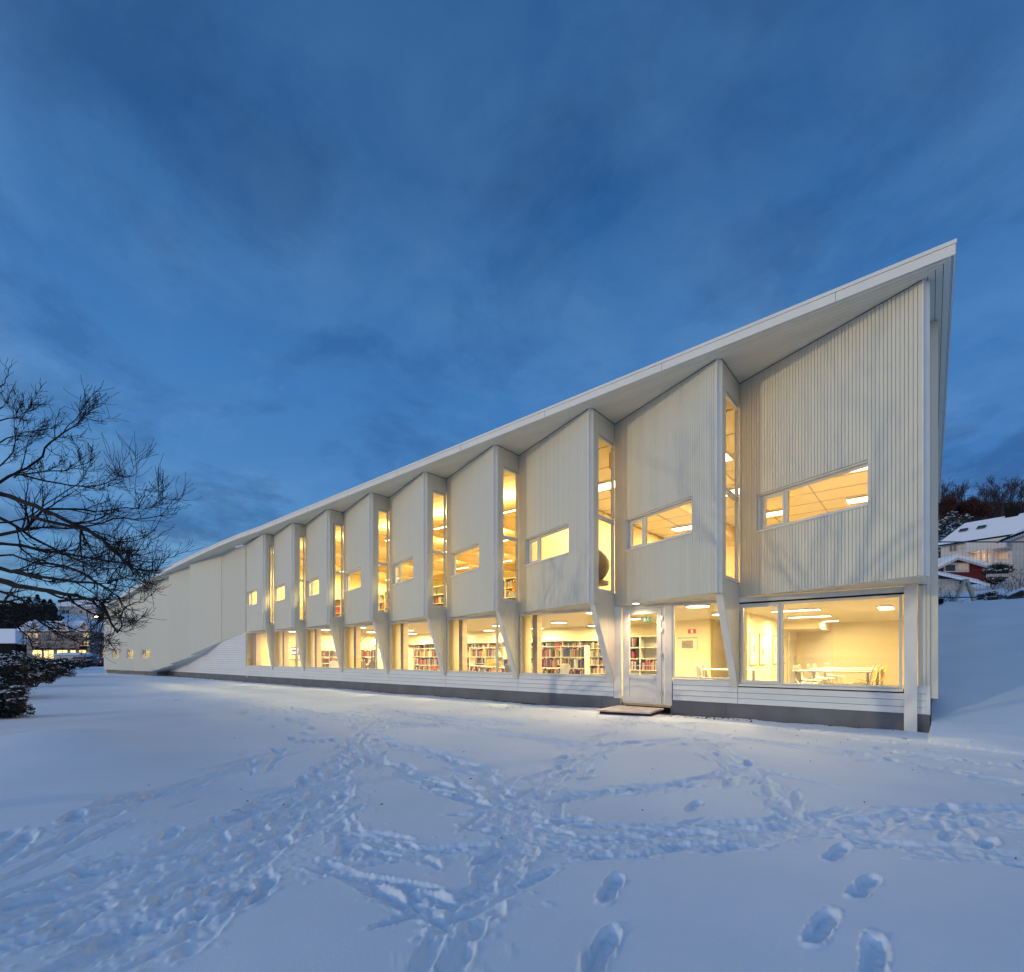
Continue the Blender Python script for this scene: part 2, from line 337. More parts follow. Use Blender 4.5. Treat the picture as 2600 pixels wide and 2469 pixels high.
for k, (pl, sp, dens) in TR.items():
    for (x0, y0), (x1, y1) in zip(pl, pl[1:]):
        d = math.hypot(x1-x0, y1-y0); a = math.atan2(y1-y0, x1-x0)
        # dragged grooves
        if sp < .5:
            for q in range(max(1, int(d/.11))):
                t = rr.random(); off = rr.gauss(0, sp*.45)
                stamp(x0+(x1-x0)*t-math.sin(a)*off, y0+(y1-y0)*t+math.cos(a)*off, a+rr.gauss(0, .25), rr.uniform(.35, 1.1), rr.uniform(.05, .14), rr.uniform(.012, .028), .6, 'drag')
        for q in range(max(1, int(d*dens*.45))):
            t = rr.random(); off = rr.gauss(0, sp*.55)
            stamp(x0+(x1-x0)*t-math.sin(a)*off, y0+(y1-y0)*t+math.cos(a)*off, a+rr.gauss(0, .35)+(math.pi if rr.random() < .5 else 0), rr.uniform(.27, .34), rr.uniform(.10, .14), rr.uniform(.020, .045), rr.uniform(.3, .6), 'boot')
        # clods
        for q in range(int(d*dens*14)):
            t = rr.random(); off = rr.gauss(0, sp*.8); s_ = rr.uniform(.012, .035)
            stamp(x0+(x1-x0)*t-math.sin(a)*off, y0+(y1-y0)*t+math.cos(a)*off, rr.random()*3, s_*2, s_*1.3, -rr.uniform(.003, .010), 0, 'clod')
PR = [((-1.31, -8.62), (-1.39, -8.32)), ((-1.06, -9.18), (-1.13, -8.86)), ((-.41, -8.34), (-.38, -8.0)), ((-.31, -7.71), (-.25, -7.38)), ((-.49, -7.23), (-.44, -6.91)),
      ((-.17, -8.5), (-.19, -8.15)), ((-2.70, -9.80), (-2.92, -9.60)), ((-1.55, -6.77), (-1.59, -6.45)), ((-1.0, -9.55), (-1.02, -9.25))]
for (a, b) in PR:
    stamp((a[0]+b[0])/2, (a[1]+b[1])/2, math.atan2(b[1]-a[1], b[0]-a[0]), math.hypot(b[0]-a[0], b[1]-a[1])*1.2, .10, .036, .30, 'boot')
for q in range(60):   # scattered shallow prints near the wall
    stamp(rr.uniform(-14, 1.5), rr.uniform(-4, -.8), rr.random()*6, rr.uniform(.25, .33), .12, rr.uniform(.008, .02), .4, 'boot')
HM -= DP; HM += RM*np.exp(-DP/.008); HM += CL*.8
_m = np.clip((DP+RM)/.012, 0, 1)
for c, a in ((420, .015), (900, .012), (1700, .006)):
    HM += _m*(vnoise((hh, hw), (int(c*hh/hw), c), rng)*a).astype(np.float32)
def base_h(X, Y):
    z = .03*np.sin(X*.5+1)*np.sin(Y*.6)+.02*np.sin(X*1.3+Y*.9)
    # drift in the left foreground
    z = z+.30*np.exp(-(((X+8.6)/1.7)**2+((Y+9.7)/1.0)**2))+.10*np.exp(-(((X+10.2)/2.2)**2+((Y+8.0)/1.2)**2))+.07*np.exp(-(((X+4.9)/.9)**2+((Y+10.0)/.6)**2))
    flat = sstep(-1.6, -.4, Y)*(X < .0)
    z = z*(1-flat*.85)
    # snow bank climbing behind the right-hand end
    foot = -1.2-.35*np.clip(X, 0, 8)
    t = np.clip((Y-foot)/(12.4-foot), 0, 1)
    gR = 3.16*(t**1.2)+.10*np.sin(Y*.7+X)*t*(1-t)+.045*np.sin(X*2.1+Y*1.3)*np.sin(Y*2.7-X*1.6)*np.sin(Y*.9+2*X)*t
    gR = np.where(Y > 12.4, 3.16+(np.clip(Y, 16, 36)-16)*.157+np.clip(Y-54, 0, 45)*.30+np.clip(Y-99, 0, 200)*.12, gR)
    Lx = -X
    gL = -.7*sstep(75, 100, Lx)-.5*sstep(100, 190, Lx)+20.5*sstep(212, 305, Lx)+2*np.sin(Y*.03)*sstep(240, 300, Lx)
    w = sstep(0.02, .10, X) if False else np.where(X > .0, 1.0, sstep(-50, -6, X)*(Y > 13.2))
    z = z*(1-w*(Y > foot))+w*gR*(X > -50)+(1-w)*gL*(X < -50)
    inside = (X < .0) & (X > -46.9) & (Y > .04) & (Y < 13)
    return np.where(inside, -.35, z)
def height(X, Y):
    z = base_h(X, Y)
    fx = (X-HX0)/HS; fy = (Y-HY0)/HS; ok = (fx > 0) & (fx < hw-2) & (fy > 0) & (fy < hh-2) & (Y < -.02)
    ix = np.clip(fx.astype(int), 0, hw-2); iy = np.clip(fy.astype(int), 0, hh-2); ax = np.clip(fx-ix, 0, 1); ay = np.clip(fy-iy, 0, 1)
    h = (HM[iy, ix]*(1-ax)+HM[iy, ix+1]*ax)*(1-ay)+(HM[iy+1, ix]*(1-ax)+HM[iy+1, ix+1]*ax)*ay
    fade = sstep(HX0, HX0+3, X)*(1-sstep(HX1-1.5, HX1, X))
    z = z+np.where(ok, h*fade, 0)
    # melted strip against the wall: the gravel shows
    near = (X < .02) & (X > -39) & (Y > -.55) & (Y <= .04)
    e = .10+.05*np.sin(X*2.1)+.05*np.sin(X*5.3+1)+.03*np.sin(X*17)+.30*np.exp(-((X+4.3)/.75)**2)+.13*np.exp(-((X+9.0)/1.4)**2)
    dd = -Y-e
    z = np.where(near, z-.075*(1-sstep(-.02, .07, dd))-.0*dd, z)
    return z
def ground():
    th0 = YAW
    a1 = np.linspace(-52, 52, 860); a2 = np.concatenate([np.linspace(52, 308, 150)[1:-1]])
    # put one spoke exactly on the end wall (X=0 is bearing -YAW)
    ang = np.radians(np.concatenate([a1, a2])); 
    edge = -math.degrees(YAW); i = int(np.argmin(np.abs(np.degrees(ang)-edge))); ang[i] = math.radians(edge)-.0006
    r = [.9]
    while r[-1] < 2.2: r.append(r[-1]*1.02)
    while r[-1] < 14: r.append(r[-1]*1.0042)
    while r[-1] < 30: r.append(r[-1]*1.008)
    while r[-1] < 60: r.append(r[-1]*1.017)
    while r[-1] < 900: r.append(r[-1]*1.045)
    r = np.array(r); R_, A_ = np.meshgrid(r, ang, indexing='ij')
    hd = YAW+A_
    X = -np.sin(hd)*R_; Y = -CAMD+np.cos(hd)*R_
    Z = height(X, Y)
    nr, na = X.shape; co = np.stack([X, Y, Z], -1).reshape(-1, 3)
    co = np.vstack([co, [[0, -CAMD, float(height(np.array([0.]), np.array([-CAMD]))[0])]]])
    I, J = np.meshgrid(np.arange(nr-1), np.arange(na), indexing='ij'); J2 = (J+1) % na
    q = np.stack([I*na+J, (I+1)*na+J, (I+1)*na+J2, I*na+J2], -1).reshape(-1, 4)
    tri = np.stack([np.full(na, nr*na), np.arange(na), (np.arange(na)+1) % na], -1)
    me = bpy.data.meshes.new('snow_ground'); me.vertices.add(len(co)); me.vertices.foreach_set('co', co.astype(np.float32).ravel())
    nl = q.size+tri.size; me.loops.add(nl); me.loops.foreach_set('vertex_index', np.concatenate([q.ravel(), tri.ravel()]).astype(np.int32))
    me.polygons.add(len(q)+len(tri)); me.polygons.foreach_set('loop_start', np.concatenate([np.arange(len(q))*4, len(q)*4+np.arange(len(tri))*3]).astype(np.int32))
    me.polygons.foreach_set('use_smooth', [True]*(len(q)+len(tri)))
    me.update(calc_edges=True); me.validate(); me.materials.append(M['snow'])
    o = bpy.data.objects.new('snow_ground', me); COL.objects.link(o); o['kind'] = 'structure'; return o
ground()
def gz(x, y): return float(height(np.array([float(x)]), np.array([float(y)]))[0])
b = MB(); rows = []
for yy in (-1.0, .02): rows.append([(x, yy, -.028) for x in np.linspace(-39, .0, 60)])
b.grid(rows).build('gravel_strip', 'gravel', kind='structure')
# ------------------------------------------------------------------ the library building
US = [-26.36, -23.46, -20.58, -17.65, -14.74, -11.80, -8.86, -5.89, -3.05, -.04]   # bay starts / returns
PD = lambda i: 1.30+.0365*US[i]          # how far each tip stands proud
ZS, ZB = 6.86, 2.47                      # soffit and bay underside
lib = empty('library_building', (-5.07, 0, 0), 'long cream timber library with saw-tooth upper bays, lit windows and wedge-shaped roof end', 'building')
def part(mb, name, m, parent=None, **k): return mb.build(name, m, parent or lib, **k)
PITCH = .0577
nboards = 0
BW = {1: (.08, 1.85, 1), 2: (.06, 1.79, 0), 3: (.2, 1.92, 1), 4: (.2, 2.03, 0), 5: (.28, 2.15, 1), 6: (.32, 2.23, 0), 7: (.35, 2.32, 1), 8: (.39, 2.40, 1), 9: (.41, 2.46, 1)}
WZ0, WZ1 = 3.735, 4.45
def window_in(parent, F, s0, s1, z0, z1, depth, fw=.045, panes=(), gl='glass', fd=.06, casement=None, name='window'):
    """a framed window in frame F; panes: mullion positions"""
    m = MB(); n1 = -depth; n0 = n1-fd
    m.fbox(F, s0, s0+fw, n0, n1, z0, z1); m.fbox(F, s1-fw, s1, n0, n1, z0, z1); m.fbox(F, s0+fw, s1-fw, n0, n1, z0, z0+fw); m.fbox(F, s0+fw, s1-fw, n0, n1, z1-fw, z1)
    for p in panes: m.fbox(F, p-fw*.6, p+fw*.6, n0, n1, z0+fw, z1-fw)
    if casement:
        a, c = casement; w = .045; q = .018
        m.fbox(F, a, a+w, n0+.01, n1+q, z0+fw*.8, z1-fw*.8); m.fbox(F, c-w, c, n0+.01, n1+q, z0+fw*.8, z1-fw*.8)
        m.fbox(F, a+w, c-w, n0+.01, n1+q, z0+fw*.8, z0+fw*.8+w); m.fbox(F, a+w, c-w, n0+.01, n1+q, z1-fw*.8-w, z1-fw*.8)
    w_ = part(m, name, 'frame', parent, bevel=.004)
    g = MB(); P = F.p; nn = (n0+n1)/2
    edges = [s0+fw]+list(panes)+[s1-fw]
    for a, c in zip(edges, edges[1:]):
        MB().quad(P(a+.01, nn, z0+fw*.9), P(c-.01, nn, z0+fw*.9), P(c-.01, nn, z1-fw*.9), P(a+.01, nn, z1-fw*.9)).build('pane', gl, w_)
    return w_
for k in range(1, 10):
    a = (US[k-1]+.03, 0.0); p = PD(k); tip = (US[k]-.05, -p); F = Fr(a, tip); L = F.L
    s0, s1, cas = BW[k]
    # backing wall with the window hole
    m = MB(); T_ = .10
    m.fbox(F, 0, s0, -T_, -.022, ZB+.01, ZS-.03); m.fbox(F, s1, L-.02, -T_, -.022, ZB+.01, ZS-.03)
    m.fbox(F, s0, s1, -T_, -.022, ZB+.01, WZ0); m.fbox(F, s0, s1, -T_, -.022, WZ1, ZS-.03)
    wall = part(m, 'bay_wall', 'cladback')
    n = int(L/PITCH); pw = L/n
    indiv = k >= 7; st = MB(); proto = {}
    for i in range(n):
        t0 = i*pw; t1 = t0+pw-.007; c = (t0+t1)/2
        if i == n-1: t1 = L
        rngs = [(ZB, ZS-.012)] if (c < s0 or c > s1) else [(ZB, WZ0-.012), (WZ1+.006, ZS-.012)]
        for (z0, z1) in rngs:
            jn = 0
            if indiv:
                key = (round(z0, 3), round(z1, 3), round(t1-t0, 4))
                if key not in proto:
                    mm = MB().box(0, t1-t0, 0, .022, z0, z1); proto[key] = mm.mesh('board', 'clad')
                o = bpy.data.objects.new('board', proto[key]); COL.objects.link(o); o.parent = wall
                o.matrix_parent_inverse = wmat(wall).inverted()
                px_, py_, _ = F.p(t0, 0, 0); o.location = (px_, py_, 0); o.rotation_euler = (0, 0, math.atan2(F.d.y, F.d.x)); nboards += 1
                # local y axis points inwards: shift so the face is flush
                o.location = (px_-F.n.x*-.0, py_-F.n.y*-.0, 0)
                off = .022; o.location = (px_+F.n.x*0, py_+F.n.y*0, 0)
            else: st.fbox(F, t0, t1, -.022, rr.uniform(-.001, .001), z0, z1)
    if not indiv: part(st, 'cladding', 'clad', wall, kind='stuff')
    # window reveal lining + window
    m = MB(); m.fbox(F, s0-.0, s0+.02, -.16, -.023, WZ0, WZ1); m.fbox(F, s1-.02, s1, -.16, -.023, WZ0, WZ1); m.fbox(F, s0+.02, s1-.02, -.16, -.023, WZ1-.02, WZ1)
    part(m, 'reveal', 'trim', wall)
    m = MB(); m.fbox(F, s0-.01, s1+.01, -.16, .022, WZ0-.03, WZ0+.004); part(m, 'sill', 'trim', wall)
    if cas: window_in(lib, F, s0+.02, s1-.02, WZ0+.005, WZ1-.02, .10, panes=(s0+.55*(s1-s0)/2.05,), casement=(s0+.06, s0+.53*(s1-s0)/2.05), gl='glassup')
    else: window_in(lib, F, s0+.02, s1-.02, WZ0+.005, WZ1-.02, .10, gl='glassup')
    # tip corner board and the blade's end
    m = MB(); c1 = (tip[0]+.082, tip[1]+.093); E_ = Fr(tip, c1)
    m.fbox(F, L, L+.018, -.10, .012, ZB-.01, ZS-.006)
    part(m, 'corner_board', 'trim', wall)
    m = MB(); m.fbox(E_, .006, E_.L, -.02, .004, ZB-.012, ZS-.008); part(m, 'end_board', 'trim', wall)
    # inner lining
    m = MB(); m.fbox(F, 0, s0, -.115, -.101, ZB+.3, 6.3); m.fbox(F, s1, L-.06, -.115, -.101, ZB+.3, 6.3); m.fbox(F, s0, s1, -.115, -.101, ZB+.3, WZ0); m.fbox(F, s0, s1, -.115, -.101, WZ1, 6.3)
    part(m, 'inner_lining', 'inup', wall)
    # shadow gap under the soffit
    m = MB(); m.fbox(F, 0, L, -.02, .006, ZS-.012, ZS-.002); part(m, 'shadow_gap', 'gap', wall)
    # underside of the bay
    m = MB(); A = (a[0], .0, ZB+.012); B_ = (US[k], 0, ZB+.012); C_ = (tip[0]+.03, tip[1]+.05, ZB+.012)
    m.prism([A, C_, (US[k]+.0, -p+.1, ZB+.012), B_], (0, 0, .22)); part(m, 'bay_underside', 'soffit')
    # return wall with the tall window, in the plane X = US[k]+.03
    if k < 9:
        X = US[k]+.03; R = Fr((X, -p+.07), (X, 0)); LR = R.L; w0 = .20+.0*k; w1 = LR-.015
        m = MB()
        m.fbox(R, 0, w0, -.10, -.018, 2.5, ZS-.03); m.fbox(R, w0, w1, -.10, -.018, 2.5, 2.77); m.fbox(R, w0, w1, -.10, -.018, 6.355, ZS-.03)
        rw = part(m, 'return_wall', 'cladback')
        st = MB(); nb = max(3, int(LR/.075)); bw_ = LR/nb
        for i in range(nb):
            t0, t1 = i*bw_, (i+1)*bw_-.008; c = (t0+t1)/2
            if c < w0: st.fbox(R, t0, t1, -.018, 0, 2.47, ZS-.012)
            else: st.fbox(R, t0, t1, -.018, 0, 6.37, ZS-.012)
            # the slanting fin below
            f0 = 1-(t0/(LR)); f1 = 1-(t1/LR)
            zt = 2.765 if c >= w0 else 2.462
            lo0 = 2.44-(t0-.06)/(LR-.06)*(2.44-.64) if t0 > .06 else 2.44; lo1 = 2.44-(t1-.06)/(LR-.06)*(2.44-.64)
            P = R.p
            st.hexa([P(t0, -.018, lo0), P(t1, -.018, lo1), P(t1, 0, lo1), P(t0, 0, lo0), P(t0, -.018, zt), P(t1, -.018, zt), P(t1, 0, zt), P(t0, 0, zt)])
        part(st, 'cladding', 'clad', rw, kind='stuff')
        wn_ = window_in(lib, R, w0+.005, w1, 2.775, 6.35, .005, fw=.05, gl='glassup', fd=.07, name='tall_window')
        m = MB(); m.fbox(R, w0+.05, w1-.05, -.075, .0, 4.44, 4.52); part(m, 'transom', 'frame', wn_)
        m = MB(); m.fbox(R, w0-.01, w1+.01, -.02, .025, 2.745, 2.772); part(m, 'sill', 'trim', wn_)
        m = MB(); m.fbox(R, 0, LR, -.02, .006, ZS-.012, ZS-.002); part(m, 'shadow_gap', 'gap', rw)
        # fin: white tapering blade from the tip to the foot of the window
        m = MB(); P0 = (X-.155, -.01, .625); P1 = (X-.155, -.01, 2.455); P2 = (X-.155, -p+.20, 2.455); P3 = (X-.155, -.03, .625)
        m.prism([(X-.155, -.0, .63), (X-.155, -.0, 2.47), (X-.155, -p+.16, 2.47), (X-.155, -.05, .63)], (.136, 0, 0))
        part(m, 'slanting_fin', 'trim', bevel=.006)
    else:
        X = US[k]; m = MB(); m.box(X-.06, X-.005, -p+.09, .02, ZB, ZS-.01); part(m, 'end_return_wall', 'trim')
# ---- eave and soffit
EV = [(-46.45, -1.72, 4.681), (-43.02, -1.5, 5.145), (-39.94, -1.35, 5.528), (-37.07, -1.2, 5.889), (-34.26, -1.03, 6.287), (-31.37, -0.88, 6.556), (-29.77, -0.78, 6.702), (-27.64, -0.7, 6.848), (-25.31, -0.7, 6.898), (-23.0, -.77, 6.86), (-20.6, -.86, 6.86), (.25, -1.61, 6.86)]
# soffit boards run parallel to the eave
NB = 19; SBW = .098
def inset(i, d):
    x, y, z_ = EV[i]; return (x, y+d, z_)
for j in range(NB):
    m = MB(); d0 = .02+j*SBW; d1 = d0+SBW-.007
    q = []
    for i in range(len(EV)):
        x, y, z_ = EV[i]
        xa = xb = x
        if i == len(EV)-1: xa = x-d0 if d0 < .36 else x-.36; xb = x-d1 if d1 < .36 else x-.36
        q.append(((xa, y+d0, z_), (xb, y+d1, z_), (xb, y+d1, z_+.018), (xa, y+d0, z_+.018)))
    for a_, b_ in zip(q, q[1:]): m.hexa([a_[0], b_[0], b_[1], a_[1], a_[3], b_[3], b_[2], a_[2]])
    part(m, 'soffit_board', 'soffit')
for j in range(4):   # boards turning the corner along the gable end
    m = MB(); d0 = .02+j*.088; d1 = d0+.081
    m.hexa([(.25-d1, -1.61+d1, 6.86), (.25-d0, -1.61+d0, 6.86), (.25-d0, 13.2, 6.86), (.25-d1, 13.2, 6.86), (.25-d1, -1.61+d1, 6.878), (.25-d0, -1.61+d0, 6.878), (.25-d0, 13.2, 6.878), (.25-d1, 13.2, 6.878)])
    part(m, 'soffit_board', 'soffit')
m = MB()   # dark lining above the boards
q = [((x+.0, y+.015, z_+.02), (x, 2.0, z_+.02)) for x, y, z_ in EV]; q[-1] = ((.235, -1.595, 6.882), (.235, 2.0, 6.882))
for a_, b_ in zip(q, q[1:]): m.hexa([a_[0], b_[0], b_[1], a_[1]]+[(p_[0], p_[1], p_[2]+.02) for p_ in (a_[0], b_[0], b_[1], a_[1])])
m.box(-.2, .235, 2.0, 13.2, 6.882, 6.9)
part(m, 'soffit_backing', 'gap')
roof = MB()
q = [((x, y+.03, z_+.045), (x, 13.2, z_+.045)) for x, y, z_ in EV]; q[-1] = ((.22, -1.58, 6.905), (.22, 13.2, 6.905))
for a_, b_ in zip(q, q[1:]): roof.hexa([a_[0], b_[0], b_[1], a_[1]]+[(p_[0], p_[1], p_[2]+.14) for p_ in (a_[0], b_[0], b_[1], a_[1])])
rf = part(roof, 'roof', 'fascia')
def fas(n0, n1, h0, h1, name, mt):
    m = MB(); q = []
    for i, (x, y, z_) in enumerate(EV):
        xx = x+(n1 if i == len(EV)-1 else 0)
        q.append(((xx, y-n1, z_+h0), (x, y-n0, z_+h0), (x, y-n0, z_+h1), (xx, y-n1, z_+h1)))
    for a_, b_ in zip(q, q[1:]): m.hexa([a_[0], b_[0], b_[1], a_[1], a_[3], b_[3], b_[2], a_[2]])
    m.box(.25+n0, .25+n1, -1.61, 13.2, 6.86+h0, 6.86+h1)
    part(m, name, mt, rf)
for k in range(17):
    x = .25-1.4-k*2.9; y = next((ya+(yb-ya)*(x-xa)/(xb-xa), za+(zb-za)*(x-xa)/(xb-xa)) for (xa, ya, za), (xb, yb, zb) in zip(EV, EV[1:]) if xa <= x <= xb) if x > EV[0][0] else None
    if y: part(MB().box(x-.003, x+.003, y[0]-.0225, y[0]-.018, y[1]+.0, y[1]+.14), 'fascia_seam', 'conc')
fas(0, .02, -.004, .140, 'fascia_board', 'fascia'); fas(.0, .032, .144, .198, 'eave_flashing', 'fascia')
# ---- ground floor: concrete plinth, siding, windows
for i in range(14):
    x1 = -.36-i*2.93; x0 = max(x1-2.925, -41.0)
    if x1 < -39: break
    segs = [(x0, x1)]
    if x0 < -5.72 < x1 or x0 < -4.5 < x1: segs = [(x0, min(x1, -5.72))] if x0 < -5.72 else []; segs += [(max(x0, -4.48), x1)] if x1 > -4.48 else []
    for a_, b_ in segs:
        if b_-a_ > .05: part(MB().box(a_, b_, .012, .3, -.35, .285), 'concrete_panel', 'conc')
part(MB().box(-.36, -.005, .012, .3, -.35, .285), 'concrete_panel', 'conc'); part(MB().box(-38, -.06, .31, .4, -.38, .195), 'light_leak_blocker', 'gap'); part(MB().box(-38, -5.72, .10, .112, .19, .70), 'light_leak_blocker', 'gap')  # last two: unseen dark boxes added to block room light leaking through joints
part(MB().prism([(-46.75, -1.22, -.4), (-38.0, -.60, -.4), (-38.0, .0, -.4), (-46.75, .0, -.4)], (0, 0, .665)), 'concrete_panel', 'conc')
def siding(x0, x1, z0, n, h=.1155, name='siding_plank'):
    for j in range(n):
        za = z0+j*h; P = [(x0, -.002, za), (x0, -.002, za+h-.008), (x0, .018, za+h-.002), (x0, .018, za)]
        m = MB(); m.prism([(x0, -.012, za), (x0, .02, za), (x0, .02, za+h-.006), (x0, -.004, za+h-.009)], (x1-x0, 0, 0)); part(m, name, 'white')
for i in range(9):
    x0 = US[i]+.005; x1 = US[i+1]-.005
    if i == 7:
        siding(-4.42, x1, .29, 4)
        part(MB().box(-5.88, -5.685, -.016, .03, .26, 2.46), 'door_post', 'trim'); part(MB().box(-4.6, -4.44, -.016, .03, .16, 2.46), 'door_post', 'trim'); continue
    if i == 8: siding(x0, -.345, .29, 3); siding(-.34, -.04, .29, 4); continue
    siding(x0, x1, .29, 4)
part(MB().box(-38.0, -5.72, .022, .10, .28, .75), 'wall_core', 'gap'); part(MB().box(-4.45, -.02, .022, .10, .28, .70), 'wall_core', 'gap')
# triangular siding field towards the left
for j in range(4, 19):
    za = .29+j*.1155; zb = za+.107
    xl = lambda z_: float(np.interp(z_, [.27, .775, 1.32, 2.04, 2.465], [-37.95, -35.1, -32.2, -29.3, -26.40]))
    m = MB(); m.prism([(xl(za), -.012, za), (-26.365, -.012, za), (-26.365, -.004, zb), (xl(zb), -.004, zb)], (0, .024, 0)); part(m, 'siding_plank', 'white')
for j in range(4):
    za = .29+j*.1155; zb = za+.107; xl = -37.9+(za-.266)*5.25
    m = MB(); m.prism([(xl, -.012, za), (-26.37, -.012, za), (-26.37, -.004, zb), (xl+.5, -.004, zb)], (0, .024, 0)); part(m, 'siding_plank', 'white')
part(MB().prism([(-37.9, .015, .28), (-26.37, .015, .28), (-26.37, .015, 2.40), (-29.3, .015, 1.95), (-32.2, .015, 1.25), (-35.1, .015, .7)], (0, .08, 0)), 'wall_core', 'cladback')
# ground-floor windows
Fz = Fr((0, 0), (1, 0))
def gwin(x0, x1, z0, z1, panes=(), cas=None, **k): return window_in(lib, Fz, x0, x1, z0, z1, -.004, fw=.04, panes=panes, casement=cas, fd=.07, **k)
for i in range(9):
    x0 = US[i]+.06; x1 = US[i+1]-.04
    if i == 7: gwin(-4.435, x1, .775, 2.43)
    elif i == 8:
        w_ = gwin(-3.0, -.375, .705, 2.33, panes=(-2.24,), cas=(-2.985, -2.27)); part(MB().box(-3.02, -.36, -.05, .05, .655, .70), 'window_board', 'trim', w_)
        part(MB().box(-3.03, -.345, -.02, .05, 2.365, 2.46), 'header_board', 'trim'); part(MB().box(-3.02, -.35, .0, .05, 2.335, 2.362), 'blind_slot', 'gap'); continue
    else: gwin(x0, x1, .765, 2.43, panes=(x0+2.08,) if i in (5, 3, 1) else ())
    part(MB().box(x0-.04 if i != 7 else -4.45, x1+.0, -.028, .03, .748, .764), 'window_board', 'trim')
    part(MB().box(x0-.05 if i != 7 else -5.88, x1+.03, -.006, .05, 2.432, 2.468), 'header_board', 'trim')
# corner post and end strip
part(MB().box(-.345, -.17, -.13, .0, -.05, 2.46), 'corner_post', 'trim', bevel=.004)
for j in range(3): part(MB().box(-.155+j*.052, -.155+j*.052+.046, -.016, .01, .765, 2.46), 'corner_board', 'clad')
part(MB().box(-.16, .002, .012, .05, .3, 6.85), 'end_wall_edge', 'trim'); part(MB().box(-.16, .0, -.022, .03, .745, .765), 'corner_flashing', 'white')
part(MB().box(-.05, .0, -.0165, .0, .285, .745), 'end_corner_board', 'white')
part(MB().box(.004, .10, .02, 13, .56, 6.855), 'end_wall', 'clad'); part(MB().box(-.02, .0, .3, 13, -.4, 6.8), 'end_wall_core', 'conc')
# ---- left-hand shingled panels
PN = [((-29.3, -.03), (-26.36, -.02), 0, 0), ((-32.2, -.62), (-29.3, -.05), 0, 0), ((-35.1, -.79), (-32.2, -.29), 0, 0), ((-38.0, -.95), (-35.1, -.46), 0, 0), ((-40.9, -1.12), (-38.0, -.62), 0, 0), ((-43.8, -1.30), (-40.9, -.80), 0, 0), ((-46.9, -1.50), (-43.8, -1.0), 0, 0)]
def zsof(x):
    for (xa, ya, za), (xb, yb, zb) in zip(EV, EV[1:]):
        if xa <= x <= xb: return za+(zb-za)*(x-xa)/(xb-xa)
    return EV[0][2]-.04 if x < EV[0][0] else 6.86
def zbot(x, y):
    ks = [(-60, .27), (-37.95, .27), (-35.1, .775), (-32.2, 1.32), (-29.3, 2.04), (-26.36, 2.465)]
    for (xa, za), (xb, zb) in zip(ks, ks[1:]):
        if xa <= x <= xb: return za+(zb-za)*(x-xa)/(xb-xa)
    return ZB
LW = {3: [(-40.0, -39.15)], 4: [(-43.6, -42.75)], 5: [(-47.9, -47.0)]}
for pi, (A, B_, _, _) in enumerate(PN):
    F = Fr(A, B_); L = F.L; n = int(L/.0605); pw = L/n; st = MB(); bk = MB()
    wins = []
    if pi in (4, 5, 6): wins = [{4: (1.05, 2.12, 1.10, 1.72), 5: (1.14, 2.05, 1.09, 1.745), 6: (1.34, 2.26, 1.08, 1.765)}[pi]]
    for i in range(n):
        t0, t1 = i*pw, (i+1)*pw-.010*(i < n-1); x0 = F.p(t0, 0, 0)[0]; x1 = F.p(t1, 0, 0)[0]
        lo0, lo1, h0, h1 = zbot(x0, 0), zbot(x1, 0), zsof(x0)-.012, zsof(x1)-.012
        cuts = [(None, None)]
        w_ = [w for w in wins if w[0] < (t0+t1)/2 < w[1]]
        P = F.p
        def piece(m_, n0, n1, a0, a1, b0, b1, ta, tb):
            m_.hexa([P(ta, n0, a0), P(tb, n0, a1), P(tb, n1, a1), P(ta, n1, a0), P(ta, n0, b0), P(tb, n0, b1), P(tb, n1, b1), P(ta, n1, b0)])
        if w_:
            piece(st, -.02, 0, lo0, lo1, w_[0][2], w_[0][2], t0, t1); piece(st, -.02, 0, w_[0][3], w_[0][3], h0, h1, t0, t1)
            piece(bk, -.08, -.02, lo0, lo1, w_[0][2], w_[0][2], t0, t0+pw); piece(bk, -.08, -.02, w_[0][3], w_[0][3], h0, h1, t0, t0+pw)
        else:
            piece(st, -.02, 0, lo0, lo1, h0, h1, t0, t1); piece(bk, -.08, -.02, lo0+.01, lo1+.01, h0, h1, t0, t0+pw)
    wl = part(bk, 'panel_wall', 'cladback'); part(st, 'cladding', 'clad', wl, kind='stuff')
    for w in wins:
        part(MB().fbox(F, w[0], w[1], -.07, .02, w[2]-.04, w[2]), 'sill', 'trim', wl)
        part(MB().fbox(F, w[0], w[0]+.02, -.3, -.02, w[2], w[3]).fbox(F, w[1]-.02, w[1], -.3, -.02, w[2], w[3]).fbox(F, w[0], w[1], -.3, -.02, w[3]-.02, w[3]), 'reveal', 'trim', wl)
        window_in(lib, F, w[0]+.02, w[1]-.02, w[2], w[3]-.02, .03, fw=.04, panes=(w[0]+.3,), gl='glassup')
        part(MB().fbox(F, w[0]-.9, w[1]+.5, -2.1, -2.05, .3, 2.6).fbox(F, w[0]-.9, w[0]-.85, -2.05, -.1, .3, 2.6), 'interior_wall', 'inwall')
    # return on the left edge, underside shelf
    x, y = A; zt = zsof(x)-.01
    part(MB().prism([(x-.02, y+.02, zbot(x, 0)), (x-.02, .15, zbot(x, 0)), (x-.02, .15, zt), (x-.02, y+.02, zt)], (.02, 0, 0)), 'panel_return', 'clad')
    if pi in (1, 2, 3):
        xb = B_[0]; part(MB().prism([(x, y, zbot(x, 0)-.004), (xb, B_[1], zbot(xb, 0)-.004), (xb+.0, .0, zbot(xb, 0)-.004), (x, .0, zbot(x, 0)-.004)], (0, 0, .02)), 'panel_underside', 'white')
part(MB().box(-46.95, -46.8, -1.4, 13, -.3, 4.45), 'end_wall', 'clad')
